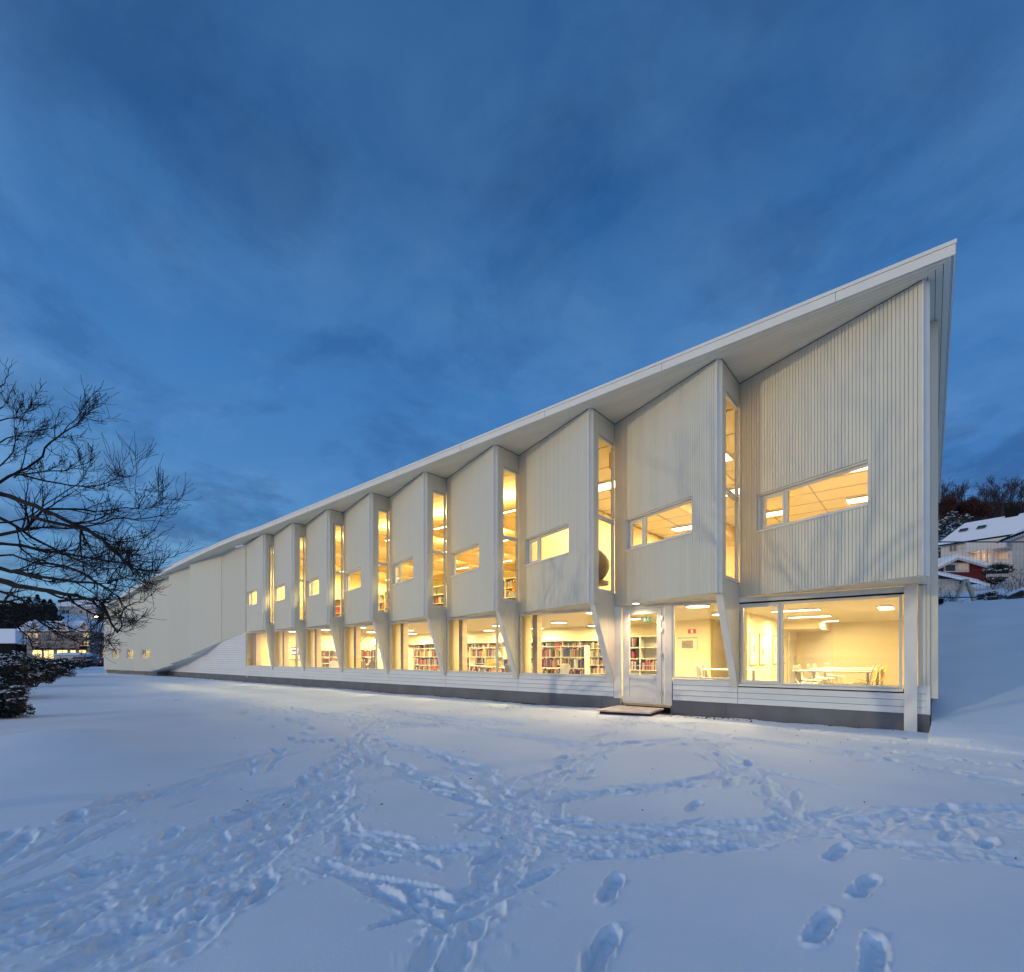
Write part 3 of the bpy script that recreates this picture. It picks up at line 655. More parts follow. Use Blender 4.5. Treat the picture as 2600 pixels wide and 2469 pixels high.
part(MB().box(-46.8, 0, 12.9, 13.1, -.3, 4.4), 'back_wall', 'clad'); part(MB().box(-24.0, 0, 12.9, 13.1, 4.4, 6.85), 'back_wall', 'clad')
# the first bay coincides with panel 0: remove overlap by standing it 3 mm proud (panel ends at bay 1's tip)
# ---- door
Fd = Fr((-5.65, -.0), (-4.62, -.0))
door = part(MB().fbox(Fd, 0, .06, -.05, .0, .17, 2.43).fbox(Fd, .97, 1.03, -.05, .0, .17, 2.43).fbox(Fd, .06, .97, -.05, .0, 2.37, 2.43).fbox(Fd, .06, .97, -.05, .01, .165, .19), 'door', 'trim')
leaf = MB(); a0, a1, n0, n1 = .065, .965, -.05, .012
leaf.fbox(Fd, a0, a0+.11, n0, n1, .195, 2.365).fbox(Fd, a1-.11, a1, n0, n1, .195, 2.365).fbox(Fd, a0+.11, a1-.11, n0, n1, 2.24, 2.365).fbox(Fd, a0+.11, a1-.11, n0, n1, .195, .30).fbox(Fd, a0+.11, a1-.11, n0, n1, .74, .84).fbox(Fd, a0+.11, a1-.11, n0, n1-.02, .30, .74)
part(leaf, 'door_leaf', 'trim', door, bevel=.004)
P = Fd.p; MB().quad(P(a0+.1, -.02, .84), P(a1-.1, -.02, .84), P(a1-.1, -.02, 2.24), P(a0+.1, -.02, 2.24)).build('pane', 'glass', door)
for z_ in (.42, 1.30, 1.86, 2.13): MB().fbox(Fd, a1-.02, a1+.03, .012, .03, z_-.045, z_+.045).build('hinge', 'steel', door)
for z_ in (.27, .79):
    for s_ in (.18, .78): MB().fbox(Fd, s_, s_+.035, .012, .028, z_-.02, z_+.02).build('bracket', 'white', door)
MB().fbox(Fd, a0+.1, a1-.1, -.0, .02, 1.04, 1.06).build('push_bar', 'steel', door)
# downlight above the door
dl = part(MB().disc((-5.15, -.33, ZB-.012), .10, .022), 'door_downlight', 'steel'); part(MB().disc((-5.15, -.33, ZB-.016), .075, .006), 'diffuser', 'glasslamp', dl)
ld = bpy.data.lights.new('door_light', 'SPOT'); lo = bpy.data.objects.new('door_light', ld); COL.objects.link(lo); lo.location = (-5.15, -.33, ZB-.03); ld.energy = 120; ld.color = (1, .66, .42); ld.spot_size = math.radians(150); ld.spot_blend = .8; ld.shadow_soft_size = .06
# camera / floodlight under the eave at the left
sc_ = empty('security_camera', (-25.1, -.70, 6.45), 'small white security camera under the eave above the leftmost upper window', 'camera')
MB().tube([(-25.1, -.50, 6.55), (-25.1, -.68, 6.50)], .025).build('bracket', 'white', sc_); MB().tube([(-25.05, -.66, 6.5), (-25.25, -.95, 6.40)], .06, 8).build('housing', 'white', sc_)
# doorstep plate
st_ = [(-5.64, -1.25), (-4.50, -1.02), (-4.62, -.03), (-5.75, -.05)]
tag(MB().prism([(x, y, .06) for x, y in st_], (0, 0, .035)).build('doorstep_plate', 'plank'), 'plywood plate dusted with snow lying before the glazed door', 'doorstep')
tag(MB().prism([(x*.96-.2, y*.9-.03, .0) for x, y in st_], (0, 0, .06)).build('doorstep_block', 'soil'), 'dark timber packing under the plywood plate at the door', 'block')
# pebbles and leaves by the wall
m = MB(); r2 = random.Random(3)
for q in range(1500):
    x = r2.uniform(-38.5, -.4) if q < 700 else r2.gauss(-4.2, .7); y = -abs(r2.gauss(0, .12 if q < 700 else .28))-.01; s_ = r2.uniform(.006, .02) if q % 9 else r2.uniform(.015, .04)
    if y < -.9 or x > -.4: continue
    z0 = max(gz(x, y), -.028); a_ = r2.random()*3; c, s2 = math.cos(a_)*s_, math.sin(a_)*s_
    bidx = len(m.v); m.v += [(x-c, y-s2, z0), (x+s2, y-c, z0), (x+c, y+s2, z0), (x-s2, y+c, z0), (x+r2.uniform(-.3, .3)*s_, y, z0+s_*r2.uniform(.4, 1))]
    m.f += [(bidx, bidx+1, bidx+4), (bidx+1, bidx+2, bidx+4), (bidx+2, bidx+3, bidx+4), (bidx+3, bidx, bidx+4)]
tag(m.build('pebbles', 'stone'), 'dark pebbles and brown leaves along the plinth', None, None, 'stuff')
m = MB(); r3 = random.Random(6)
for q in range(90):
    x, y = r3.uniform(-9, 2.0), r3.uniform(-9.5, -.9) if q % 3 else r3.uniform(-2.2, -.8); z0 = gz(x, y)+.003; a_ = r3.random()*6.28; L_ = r3.uniform(.006, .035) if q % 9 else r3.uniform(.05, .12)
    m.tube([(x, y, z0), (x+L_*math.cos(a_)*.5, y+L_*math.sin(a_)*.5, z0+.006), (x+L_*math.cos(a_+.3), y+L_*math.sin(a_+.3), z0)], [.003, .004, .002], 4)
tag(m.build('fallen_twigs', 'bark'), 'tiny dark twigs and scraps lying on the trampled snow', None, None, 'stuff')
# ------------------------------------------------------------------ interior shell
FL, CE, UF, UC = .20, 2.56, 2.72, 6.34
part(MB().box(-26.3, -.05, .11, 12.8, FL-.1, FL), 'ground_floor', 'floor')
part(MB().box(-26.3, -.05, .11, 12.8, CE, CE+.05), 'ground_ceiling', 'inceil')
part(MB().box(-26.3, -.05, .0, 12.8, UF-.09, UF), 'upper_floor', 'floor')
part(MB().box(-26.2, -.05, .02, 12.8, UC+.1, UC+.16), 'upper_ceiling_back', 'inup')
for k in range(1, 10):
    part(MB().prism([(US[k-1]+.15, .02, UC+.06), (US[k]-.02, -PD(k)+.16, UC+.06), (US[k]-.02, .02, UC+.06)], (0, 0, .08)), 'bay_ceiling', 'woodceil' if k < 7 else 'inceil')
    part(MB().prism([(US[k-1]+.15, -.0, UF-.08), (US[k]-.02, -PD(k)+.16, UF-.08), (US[k]-.02, -.0, UF-.08)], (0, 0, .08)), 'bay_floor', 'floor')
for i in range(31):
    y0 = .04+i*.38; part(MB().box(-26.2, -.06, y0, y0+.365, UC+.06, UC+.1), 'ceiling_board', 'woodceil')
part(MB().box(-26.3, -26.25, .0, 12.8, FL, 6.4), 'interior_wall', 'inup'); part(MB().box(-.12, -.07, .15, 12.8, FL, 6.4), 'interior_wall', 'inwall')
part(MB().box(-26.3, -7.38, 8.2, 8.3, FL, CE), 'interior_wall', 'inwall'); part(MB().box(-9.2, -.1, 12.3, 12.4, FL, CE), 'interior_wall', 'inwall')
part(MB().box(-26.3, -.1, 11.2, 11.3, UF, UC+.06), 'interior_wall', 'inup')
part(MB().box(-4.28, -4.2, 4.2, 12.3, FL, CE), 'interior_wall', 'inwall'); part(MB().box(-7.4, -5.9, 7.0, 7.08, FL, CE), 'interior_wall', 'inwall'); part(MB().box(-5.98, -5.9, 7.08, 9.0, FL, CE), 'interior_wall', 'inwall'); part(MB().box(-5.9, -4.28, 9.0, 9.08, FL, CE), 'interior_wall', 'inwall')
part(MB().box(-4.2, -3.0, 9.5, 12.3, CE-.32, CE), 'duct_boxing', 'inwall')
part(MB().box(-9.0, -8.92, .1, 11.2, UF, UC), 'interior_wall', 'inwall')
part(MB().box(-8.9, -.13, .02, 11.1, UC+.035, UC+.055), 'office_ceiling', 'inceil')
for y in (1.2, 2.4, 3.6, 4.8, 6.0, 7.2, 8.4, 9.6): part(MB().box(-8.9, -.13, y-.008, y+.008, UC+.027, UC+.034), 'ceiling_joint', 'cladback')
for x in (-7.6, -6.0, -4.4, -2.8, -1.2):
    part(MB().box(x-.008, x+.008, .2, 11.1, UC+.018, UC+.026), 'ceiling_joint', 'cladback')
for k in range(1, 10):   # timber columns and glulam beams on each bay line
    x = US[k]-.25
    if k < 8:
        part(MB().box(x-.07, x+.07, .35, 11.2, UC-.38, UC+.055), 'glulam_beam', 'timber')
        part(MB().box(US[k-1]+.28, US[k-1]+.44, .30, .52, FL, CE), 'timber_column', 'timber')
    part(MB().box(US[k-1]-.10, US[k-1]+.04, .10, .55, FL, CE), 'window_pier', 'inwall') if k not in (1,) else None
for y in (2.6, 6.0, 9.2): part(MB().box(-26.2, -9.1, y-.07, y+.07, UC-.26, UC+.05), 'glulam_beam', 'timber')
# ---- lamps
def lamp(name, x, y, z_, sx_, sy_, watts, col, label, group, round_=False):
    e = empty(name, (x, y, z_), label, 'ceiling lamp', group)
    if round_:
        MB().disc((x, y, z_-.06), sx_/2+.02, .055).build('housing', 'white', e); MB().disc((x, y, z_-.066), sx_/2, .005).build('diffuser', 'glasslamp', e)
    else:
        MB().box(x-sx_/2-.02, x+sx_/2+.02, y-sy_/2-.02, y+sy_/2+.02, z_-.04, z_).build('housing', 'white', e); MB().box(x-sx_/2, x+sx_/2, y-sy_/2, y+sy_/2, z_-.046, z_-.041).build('diffuser', 'glasslamp', e)
    l = bpy.data.lights.new('lamp_light', 'AREA'); l.shape = 'RECTANGLE'; l.size = sx_; l.size_y = sy_; l.energy = watts; l.color = col
    o = bpy.data.objects.new('lamp_light', l); COL.objects.link(o); o.parent = e; o.location = (0, 0, -.075)
    return e
def ceiling_fill(x, y, z_, sx_, sy_, watts, col, e):  # upward light added to brighten the timber ceiling; has no fitting of its own
    l = bpy.data.lights.new('ceiling_fill_light', 'AREA'); l.shape = 'RECTANGLE'; l.size = sx_; l.size_y = sy_; l.energy = watts; l.color = col
    o = bpy.data.objects.new('ceiling_fill_light', l); COL.objects.link(o); o.parent = e; o.location = (0, 0, .03); o.rotation_euler = (math.pi, 0, 0)
WG, WU = (1, .77, .38), (1, .80, .36)
for i in range(9):
    xm = (US[i]+US[i+1])/2; o_ = ORD[8-i]
    if i < 8:
        for y, wd in ((1.7, 'near the glass'), (4.6, 'mid-room'), (7.2, 'at the back')):
            if y > 7 and i > 5: continue
            lamp('ceiling_lamp', xm-(.3 if y > 4 else 0), y, CE, .55, .55, 135, WG, f'round ceiling lamp {wd}, {o_} ground window from right', 'round ceiling lamps on the ground floor', True)
for j, y in enumerate((2.2, 4.8, 7.6, 10.4)):
    lamp('ceiling_lamp', -2.75-.12*j, y, CE, 1.15, .28, 190, WG, f'long recessed ceiling lamp of the meeting room, {ORD[j]} from the window', 'long lamps in the meeting room')
lamp('ceiling_lamp', -.9, 5.5, CE, .3, 1.0, 45, WG, 'recessed ceiling lamp on the right side of the meeting room', 'long lamps in the meeting room')
for i in range(9):
    xm = (US[i]+US[i+1])/2; o_ = ORD[8-i]
    for j, y in enumerate((1.4, 4.4, 7.8)):
        off = UC-.02 if i > 5 else UC-.42
        if i > 5: lamp('ceiling_lamp', xm, y+1.0, UC+.017, 1.1, .5, 105, (1, .76, .42), f'bright office ceiling panel, {ORD[j]} row back, {o_} upper window from right', 'office ceiling panels')
        else: ceiling_fill(xm, y, off, 1.2, .08, 55, WU, lamp('ceiling_lamp', xm, y, off, 1.25, .09, 170, WU, f'slim strip lamp below timber ceiling, {ORD[j]} row back, {o_} upper window from right', 'strip lamps in the upper reading hall'))
# light in the left-hand rooms with small square windows
for i, x in enumerate((-39.2, -42.2, -45.3)):
    lamp('ceiling_lamp', x, .1, 2.55, .4, .3, 45, WG, f'lamp lighting the small square ground window, {ORD[i]} from the right of the left wing', 'lamps of the left wing')
part(MB().box(-46.7, -38.2, 2.2, 2.3, .3, 2.6), 'interior_wall', 'inwall'); part(MB().box(-46.7, -38.2, -.6, 2.3, 2.6, 2.65), 'interior_ceiling', 'inwall')
# ---- bookshelves
BOOKN = [0]; SB = MB()
unit = MB().box(0, 1, 0, 1, 0, 1).mesh('book', 'book')
def shelf(x0, x1, y, base, nrow, pitch, label, group, indiv=False, blabel=None, depth=.28, endpanel=False, back=False, dens=1.0, face=-1):
    e = empty('bookshelf', ((x0+x1)/2, y, base), label, 'bookshelf', group)
    n = max(1, round((x1-x0)/.9)); w = (x1-x0)/n; top = base+nrow*pitch+.03
    for i in range(n+1): MB().box(x0+i*w-.012, x0+i*w+.012, y, y+depth, base, top).build('upright', 'shelf', e)
    for j in range(nrow+1): MB().box(x0+.012, x1-.012, y+.004, y+depth-.004, base+j*pitch, base+j*pitch+.022).build('shelf_board', 'shelf', e)
    if back: MB().box(x0, x1, y+depth, y+depth+.01, base, top).build('back_panel', 'shelf', e)
    if endpanel: MB().box(x0-.6, x0-.02, y-.35, y-.32, base, top+.03).build('end_panel', 'shelf', e)
    r = random.Random(int(x0*100)+int(y*10)+int(base*7))
    for j in range(nrow):
        z0 = base+j*pitch+.022
        for i in range(n):
            x = x0+i*w+.02; xe = x0+(i+1)*w-.02
            if r.random() < .12*dens: continue
            stop = xe-(r.random()**2)*.35
            disp = r.random() < (.25 if j < nrow-1 else .08)
            while x < stop:
                if disp:
                    t = .17; h = min(pitch-.05, .25); 
                    if x+t > xe: break
                    dy = .06
                else: t = r.uniform(.018, .048); h = r.uniform(.19, min(.29, pitch-.035)); dy = r.uniform(.0, .03)
                dpt = .18 if not disp else .02
                if indiv and BOOKN[0] < 300:
                    o = bpy.data.objects.new('book', unit); COL.objects.link(o); o.scale = (t-.002, dpt, h); o.location = (x, y+dy, z0)
                    tag(o, blabel.replace('book ', f'book {"lying face out" if disp else "upright"} in {ORD[i]} section, {ORD[nrow-1-j]} row from top, ', 1), 'book', 'books: '+label); BOOKN[0] += 1
                else: SB.box(x, x+t-.002, y+dy, y+dy+dpt, z0, z0+h)
                x += t+(.03 if disp else 0)
    return e
g_ = 'low white bookshelves on the ground floor'
shelf(-7.35, -5.55, 2.6, FL, 5, .325, 'white bookshelf seen through the glazed door', g_, True, 'book behind the glazed door', back=True)
shelf(-11.55, -8.05, 2.2, FL, 4, .34, 'wide low white bookshelf behind the ground-floor window left of the door', g_, True, 'book in window left of door')
shelf(-13.6, -12.0, 2.9, FL, 4, .34, 'white bookshelf beside a plain end panel, two windows left of the door', g_, endpanel=True)
shelf(-16.9, -14.9, 2.9, FL, 4, .34, 'white bookshelf with end panel, three windows left of the door', g_)
shelf(-18.4, -17.3, 2.9, FL, 4, .34, 'short white bookshelf beside a panel, three windows left of the door', g_, endpanel=True)
shelf(-21.9, -19.3, 3.0, FL, 4, .34, 'white bookshelf behind grey chairs, four windows left of the door', g_)
shelf(-25.9, -23.2, 3.2, FL, 4, .34, 'white bookshelf below the exit sign in the third window from the left', g_)
shelf(-29.5+4, -19.6, 7.2, FL, 5, .34, 'long tall bookshelf against the back wall at the left end of the ground floor', g_, back=True)
shelf(-19.2, -9.6, 7.2, FL, 5, .34, 'long tall bookshelf against the back wall in the middle of the ground floor', g_, back=True)
g_ = 'white bookshelves in the upper reading hall'
for i in range(0, 6):
    xm = (US[i]+US[i+1])/2
    shelf(xm-2.9, xm-.2, 3.0+.25*(i % 3), UF, 4, .36, f'white upper-floor bookshelf behind the {ORD[8-i]} tall window from the right', g_, back=True)
tag(SB.build('books', 'books'), 'rows of mixed books filling the other shelves', None, 'book rows', 'stuff')
# ---- chairs and tables
def chair(loc, rz, mt, label, group, shell=True):
    e = empty('chair', (0, 0, 0), label, 'chair', group)
    rows = []
    for i, (y, z_) in enumerate([(-.22, .43), (-.19, .455), (-.05, .45), (.12, .45), (.19, .49), (.215, .58), (.24, .70), (.26, .80), (.262, .84)]):
        w = [.17, .20, .215, .21, .18, .17, .20, .17, .09][i]
        rows.append([(w*t, y-(abs(t)**2)*.02*(i > 4), z_+.012*abs(t)**2) for t in (-1, -.6, 0, .6, 1)])
    m = MB(); m.grid(rows); o = m.build('seat_shell', mt, e, smooth=True); s = o.modifiers.new('s', 'SOLIDIFY'); s.thickness = .012; s2 = o.modifiers.new('ss', 'SUBSURF'); s2.levels = 1; s2.render_levels = 1
    for a, b_ in ((-1, -1), (1, -1), (-1, 1), (1, 1)): MB().tube([(a*.10, b_*.08, .44), (a*.21, b_*.22, 0)], .009, 5).build('leg', 'steel', e)
    e.location = loc; e.rotation_euler = (0, 0, rz); return e
def table(loc, sx_, sy_, h, label, group, rz=0, mt='shelf'):
    e = empty('table', (0, 0, 0), label, 'table', group)
    MB().box(-sx_/2, sx_/2, -sy_/2, sy_/2, h-.025, h).build('tabletop', mt, e)
    for a in (-1, 1):
        for b_ in (-1, 1): MB().box(a*(sx_/2-.06)-.018, a*(sx_/2-.06)+.018, b_*(sy_/2-.06)-.018, b_*(sy_/2-.06)+.018, 0, h-.025).build('leg', 'steel', e)
    e.location = loc; e.rotation_euler = (0, 0, rz); return e
def atf(px, f): x, y, _ = at(px, f); return x, y
G1, G2 = 'tables pushed together in the meeting room', 'shell chairs round the meeting tables'
for j, (px, f, d) in enumerate([(2110, 11.6, 'nearest'), (2145, 13.2, 'middle'), (2165, 14.8, 'farthest')]):
    x, y = atf(px, f); table((x, y, FL), 1.5, .7, .73, f'{d} of three white tables in the meeting room', G1, .1)
for j, (px, f, mt, rz, d) in enumerate([(2050, 11.6, 'chairw', 1.4, 'white shell chair at the left end of the nearest meeting table'), (2057, 12.9, 'chairw', 1.5, 'white shell chair behind the left end of the nearest meeting table'),
    (2080, 13.4, 'chairw', 1.6, 'white shell chair left of the middle meeting table'), (2092, 14.3, 'chairw', 1.4, 'white shell chair left of the farthest meeting table'), (2120, 15.6, 'chairw', 1.2, 'lone white chair against the back wall of the meeting room'),
    (2182, 11.4, 'chairw', -1.5, 'white shell chair at the right end of the nearest meeting table'), (2197, 12.2, 'chairy', -1.4, 'yellow shell chair right of the meeting tables'), (2203, 13.0, 'chairw', -1.5, 'white shell chair behind the yellow one in the meeting room'), (2217, 12.6, 'chairy', -1.3, 'rightmost yellow chair of the meeting room, turned aside')]):
    x, y = atf(px, f); chair((x, y, FL), rz, mt, d, G2)
x, y = atf(1850, 13.2); table((x, y, FL), 1.3, .7, .73, 'white table behind the window right of the door', 'reading tables', .2)
for px, f, d in ((1796, 13.0, 'left of two white chairs behind the window right of the door'), (1810, 13.9, 'right of two white chairs behind the window right of the door')):
    x, y = atf(px, f); chair((x, y, FL), 2.2, 'chairw', d, 'chairs right of the door')
table((-9.7, 1.05, FL), 2.6, .6, .72, 'long glass-topped table behind the window left of the door', 'reading tables')
for x, y, mt, rz, d in ((-11.0, 1.35, 'chairy', .3, 'yellow chair at the left end of the long reading table'), (-10.5, 1.55, 'chairw', 0, 'white chair beside the yellow one at the long reading table'), (-9.6, 1.4, 'chairw', .1, 'white chair in the middle of the long reading table'), (-9.45, .55, 'chairw', 3.1, 'white chair on the window side of the long reading table'), (-8.4, 1.4, 'chairw', -.1, 'white chair at the right end of the long reading table')):
    chair((x, y, FL), rz, mt, d, 'chairs at the long reading table')
for i, (x, y, d) in enumerate(((-18.9, 1.6, 'left grey chair'), (-17.95, 1.5, 'right grey chair'))): chair((x, y, FL), .6, 'chairg', d+' in the fourth ground-floor window from the left', 'grey lounge chairs')
chair((-21.2, 1.7, FL), .9, 'chairw', 'white lounge chair in the third ground-floor window from the left', 'lounge chairs')
chair((-12.35, .75, UF), .6, 'chairy', 'yellow chair on the upper floor behind the fifth tall window from the right', 'yellow upper-floor chairs')
chair((-9.4, .5, UF), .2, 'chairy', 'yellow round-backed chair on the upper floor behind the tall window left of the door bay', 'yellow upper-floor chairs')
chair((-24.0, .5, UF), .2, 'chairy', 'yellow chair behind the leftmost tall window', 'yellow upper-floor chairs')
# dark round-backed chair in the tall window just left of the door bay
e = empty('lounge_chair', (-6.7, .6, UF), 'brown high round-backed lounge chair in the tall window above left of the door', 'chair')
m = MB(); rows = []
for i in range(9):
    t = i/8*math.pi; rr_ = .42*math.sin(t)**.7 if 0 < i < 8 else .05
    rows.append([(-6.6+rr_*math.sin(a_)*1.0, .35-rr_*math.cos(a_)*.6, UF+.35+.95*i/8) for a_ in np.linspace(-1.5, 1.5, 9)])
o = m.grid(rows).build('backrest', 'chairg', e, smooth=True); o.modifiers.new('s', 'SOLIDIFY').thickness = .04
MB().disc((-6.6, .3, UF+.36), .36, .08).build('seat', 'chairg', e); MB().tube([(-6.6, .3, UF), (-6.6, .3, UF+.36)], .03).build('leg', 'steel', e)
# pictures on the left wall of the meeting room
for j, (y0, y1) in enumerate(((4.5, 5.0), (5.3, 6.1), (6.4, 7.2), (8.2, 8.8), (9.3, 10.1))):
    e = empty('picture', (-4.17, (y0+y1)/2, 1.5), f'{ORD[j]} oak-framed picture from the window on the left wall of the meeting room', 'picture', 'oak-framed pictures in the meeting room')
    MB().box(-4.2, -4.165, y0, y1, .98, 1.98).build('frame', 'picfr', e); MB().box(-4.166, -4.160, y0+.03, y1-.03, 1.01, 1.95).build('picture_sheet', 'paper', e)
    MB().box(-4.161, -4.156, y0+.3*(y1-y0), y0+.6*(y1-y0), 1.3+.1*(j % 2), 1.5+.1*(j % 2)).build('picture_motif', 'print', e)
e = empty('picture', (-5.5, 8.97, 1.5), 'oak-framed picture partly behind the white fin right of the door', 'picture')
MB().box(-5.75, -5.05, 8.96, 8.995, 1.0, 1.95).build('frame', 'picfr', e); MB().box(-5.72, -5.08, 8.95, 8.961, 1.03, 1.92).build('picture_sheet', 'paper', e)
e = empty('wall_map', (-6.9, 6.98, 1.7), 'evacuation map board with green edge on the wall right of the door', 'notice board')
MB().box(-7.05, -6.35, 6.975, 6.995, 1.45, 1.95).build('board', 'paper', e); MB().box(-7.05, -6.35, 6.97, 6.975, 1.9, 1.93).build('green_strip', 'green', e); MB().box(-6.9, -6.5, 6.968, 6.974, 1.55, 1.82).build('plan_drawing', 'print', e)
e = empty('fire_sign', (-6.5, 6.97, 2.15), 'red and white fire sign on the wall right of the door', 'sign')
MB().box(-6.68, -6.40, 6.965, 6.985, 2.07, 2.22).build('plate', 'red', e); MB().box(-6.57, -6.50, 6.96, 6.966, 2.09, 2.20).build('symbol', 'signw', e)
e = empty('interior_door', (-4.18, 11.3, FL), 'open grey interior door at the back left of the meeting room', 'door')
MB().box(-4.19, -4.13, 10.6, 11.6, FL, 2.25).build('door_leaf', 'trim', e); MB().box(-4.13, -4.06, 11.4, 11.46, 1.15, 1.25).build('handle', 'steel', e)
MB().box(-3.95, -2.95, 12.26, 12.3, FL, 2.25).build('second_leaf', 'inceil', e)
def exit_sign(x, y, z_, label):
    e = empty('exit_sign', (x, y, z_), label, 'sign', 'green exit signs'); MB().box(x-.13, x+.13, y, y+.02, z_-.07, z_+.07).build('plate', 'green', e)
    m = MB(); q = y-.004
    m.box(x-.10, x-.03, q, y, z_-.05, z_+.05); m.box(x+.02, x+.05, q, y, z_+.03, z_+.06); m.box(x+.0, x+.045, q, y, z_-.02, z_+.025); m.box(x-.015, x+.005, q, y, z_-.06, z_-.02); m.box(x+.04, x+.08, q, y, z_-.045, z_-.025)
    m.box(x+.09, x+.12, q, y, z_-.01, z_+.01)
    m.build('running_figure', 'signw', e)
exit_sign(-6.05, 2.2, 2.28, 'green exit sign hanging behind the glazed door'); exit_sign(-22.9, 3.6, 2.3, 'green exit sign in the second ground-floor window from the left'); exit_sign(-15.6, 4.0, 4.75, 'green exit sign behind the fifth upper window from the right')
e = empty('monitor', (-25.2, 1.9, 1.3), 'wide screen on a stand in the leftmost ground-floor window', 'screen')
MB().box(-25.55, -24.75, 1.9, 1.94, 1.32, 1.72).build('bezel', 'dark', e); MB().box(-25.51, -24.79, 1.893, 1.899, 1.36, 1.68).build('screen', 'screen', e); MB().box(-25.4, -24.9, 1.886, 1.892, 1.50, 1.60).build('screen_picture', 'red', e); MB().box(-25.18, -25.12, 1.95, 2.0, FL, 1.4).build('stand', 'dark', e); MB().box(-25.7, -24.6, 1.8, 2.2, 1.05, 1.09).build('desk_top', 'dark', e)
# stair in the second window from the left
e = empty('staircase', (-23.5, 4.5, FL), 'white staircase side rising to the right behind the second ground-floor window from the left', 'staircase')
MB().prism([(-25.5, 5.0, FL), (-22.2, 5.0, CE-.1), (-22.2, 5.0, CE+.0-.4), (-25.1, 5.0, FL)], (0, .06, 0)).build('stringer', 'inwall', e); MB().tube([(-25.5, 4.95, FL+.9), (-23.0, 4.95, CE-.0)], .02).build('handrail', 'steel', e)
# ------------------------------------------------------------------ bare trees
class Wood(MB):
    def grow(s, p, d, r, L, lvl, rnd, up=.25, wig=.22, nseg=5, sides=4, kids=(3, 5), mx=4, minr=.0016, ang=(.4, .95), shrink=(.42, .7)):
        pts = [Vector(p)]; rad = [r]; d = Vector(d).normalized(); seg = L/nseg; ds = [d.copy()]
        for i in range(nseg):
            d = (d+Vector((rnd.gauss(0, wig), rnd.gauss(0, wig), rnd.gauss(0, wig)+up*(i+1)/nseg*.6))).normalized()
            pts.append(pts[-1]+d*seg); rad.append(max(minr, r*(1-.72*(i+1)/nseg))); ds.append(d.copy())
        s.tube([tuple(q) for q in pts], rad, sides if r > .006 else 3, cap=False)
        s.branch(pts, rad, ds, L, lvl, rnd, up, wig, nseg, sides, kids, mx, minr, ang, shrink)
    def branch(s, pts, rad, ds, L, lvl, rnd, up=.25, wig=.22, nseg=5, sides=4, kids=(3, 5), mx=4, minr=.0016, ang=(.4, .95), shrink=(.42, .7)):
        if lvl >= mx: return
        for q in range(rnd.randint(*kids)):
            t = rnd.uniform(.22, .98)*(len(pts)-1); i = min(int(t), len(pts)-2); f = t-i
            p = pts[i].lerp(pts[i+1], f); d0 = ds[min(i+1, len(ds)-1)]
            ax = Vector((rnd.gauss(0, 1), rnd.gauss(0, 1), rnd.gauss(0, 1))); ax = (ax-d0*ax.dot(d0)).normalized()
            a_ = rnd.uniform(*ang); d = d0*math.cos(a_)+ax*math.sin(a_); d = d.normalized()
            s.grow(p, d, max(minr, rad[i]*rnd.uniform(.45, .68)), L*rnd.uniform(*shrink), lvl+1, rnd, up, wig, max(3, nseg-1), sides, kids, mx, minr, ang, shrink)
rnd = random.Random(21)
tr = empty('bare_fruit_tree', (-13.5, -11.6, 0), 'bare dark tree reaching in from the left edge with fine upturned twigs', 'tree')
S3 = lambda l: [(x*.3198, 900+y*.3198) for x, y in l]
S5 = lambda l: [(200+x*.253, 1350+y*.253) for x, y in l]
S6 = lambda l: [(x*.2132, 1450+y*.2132) for x, y in l]
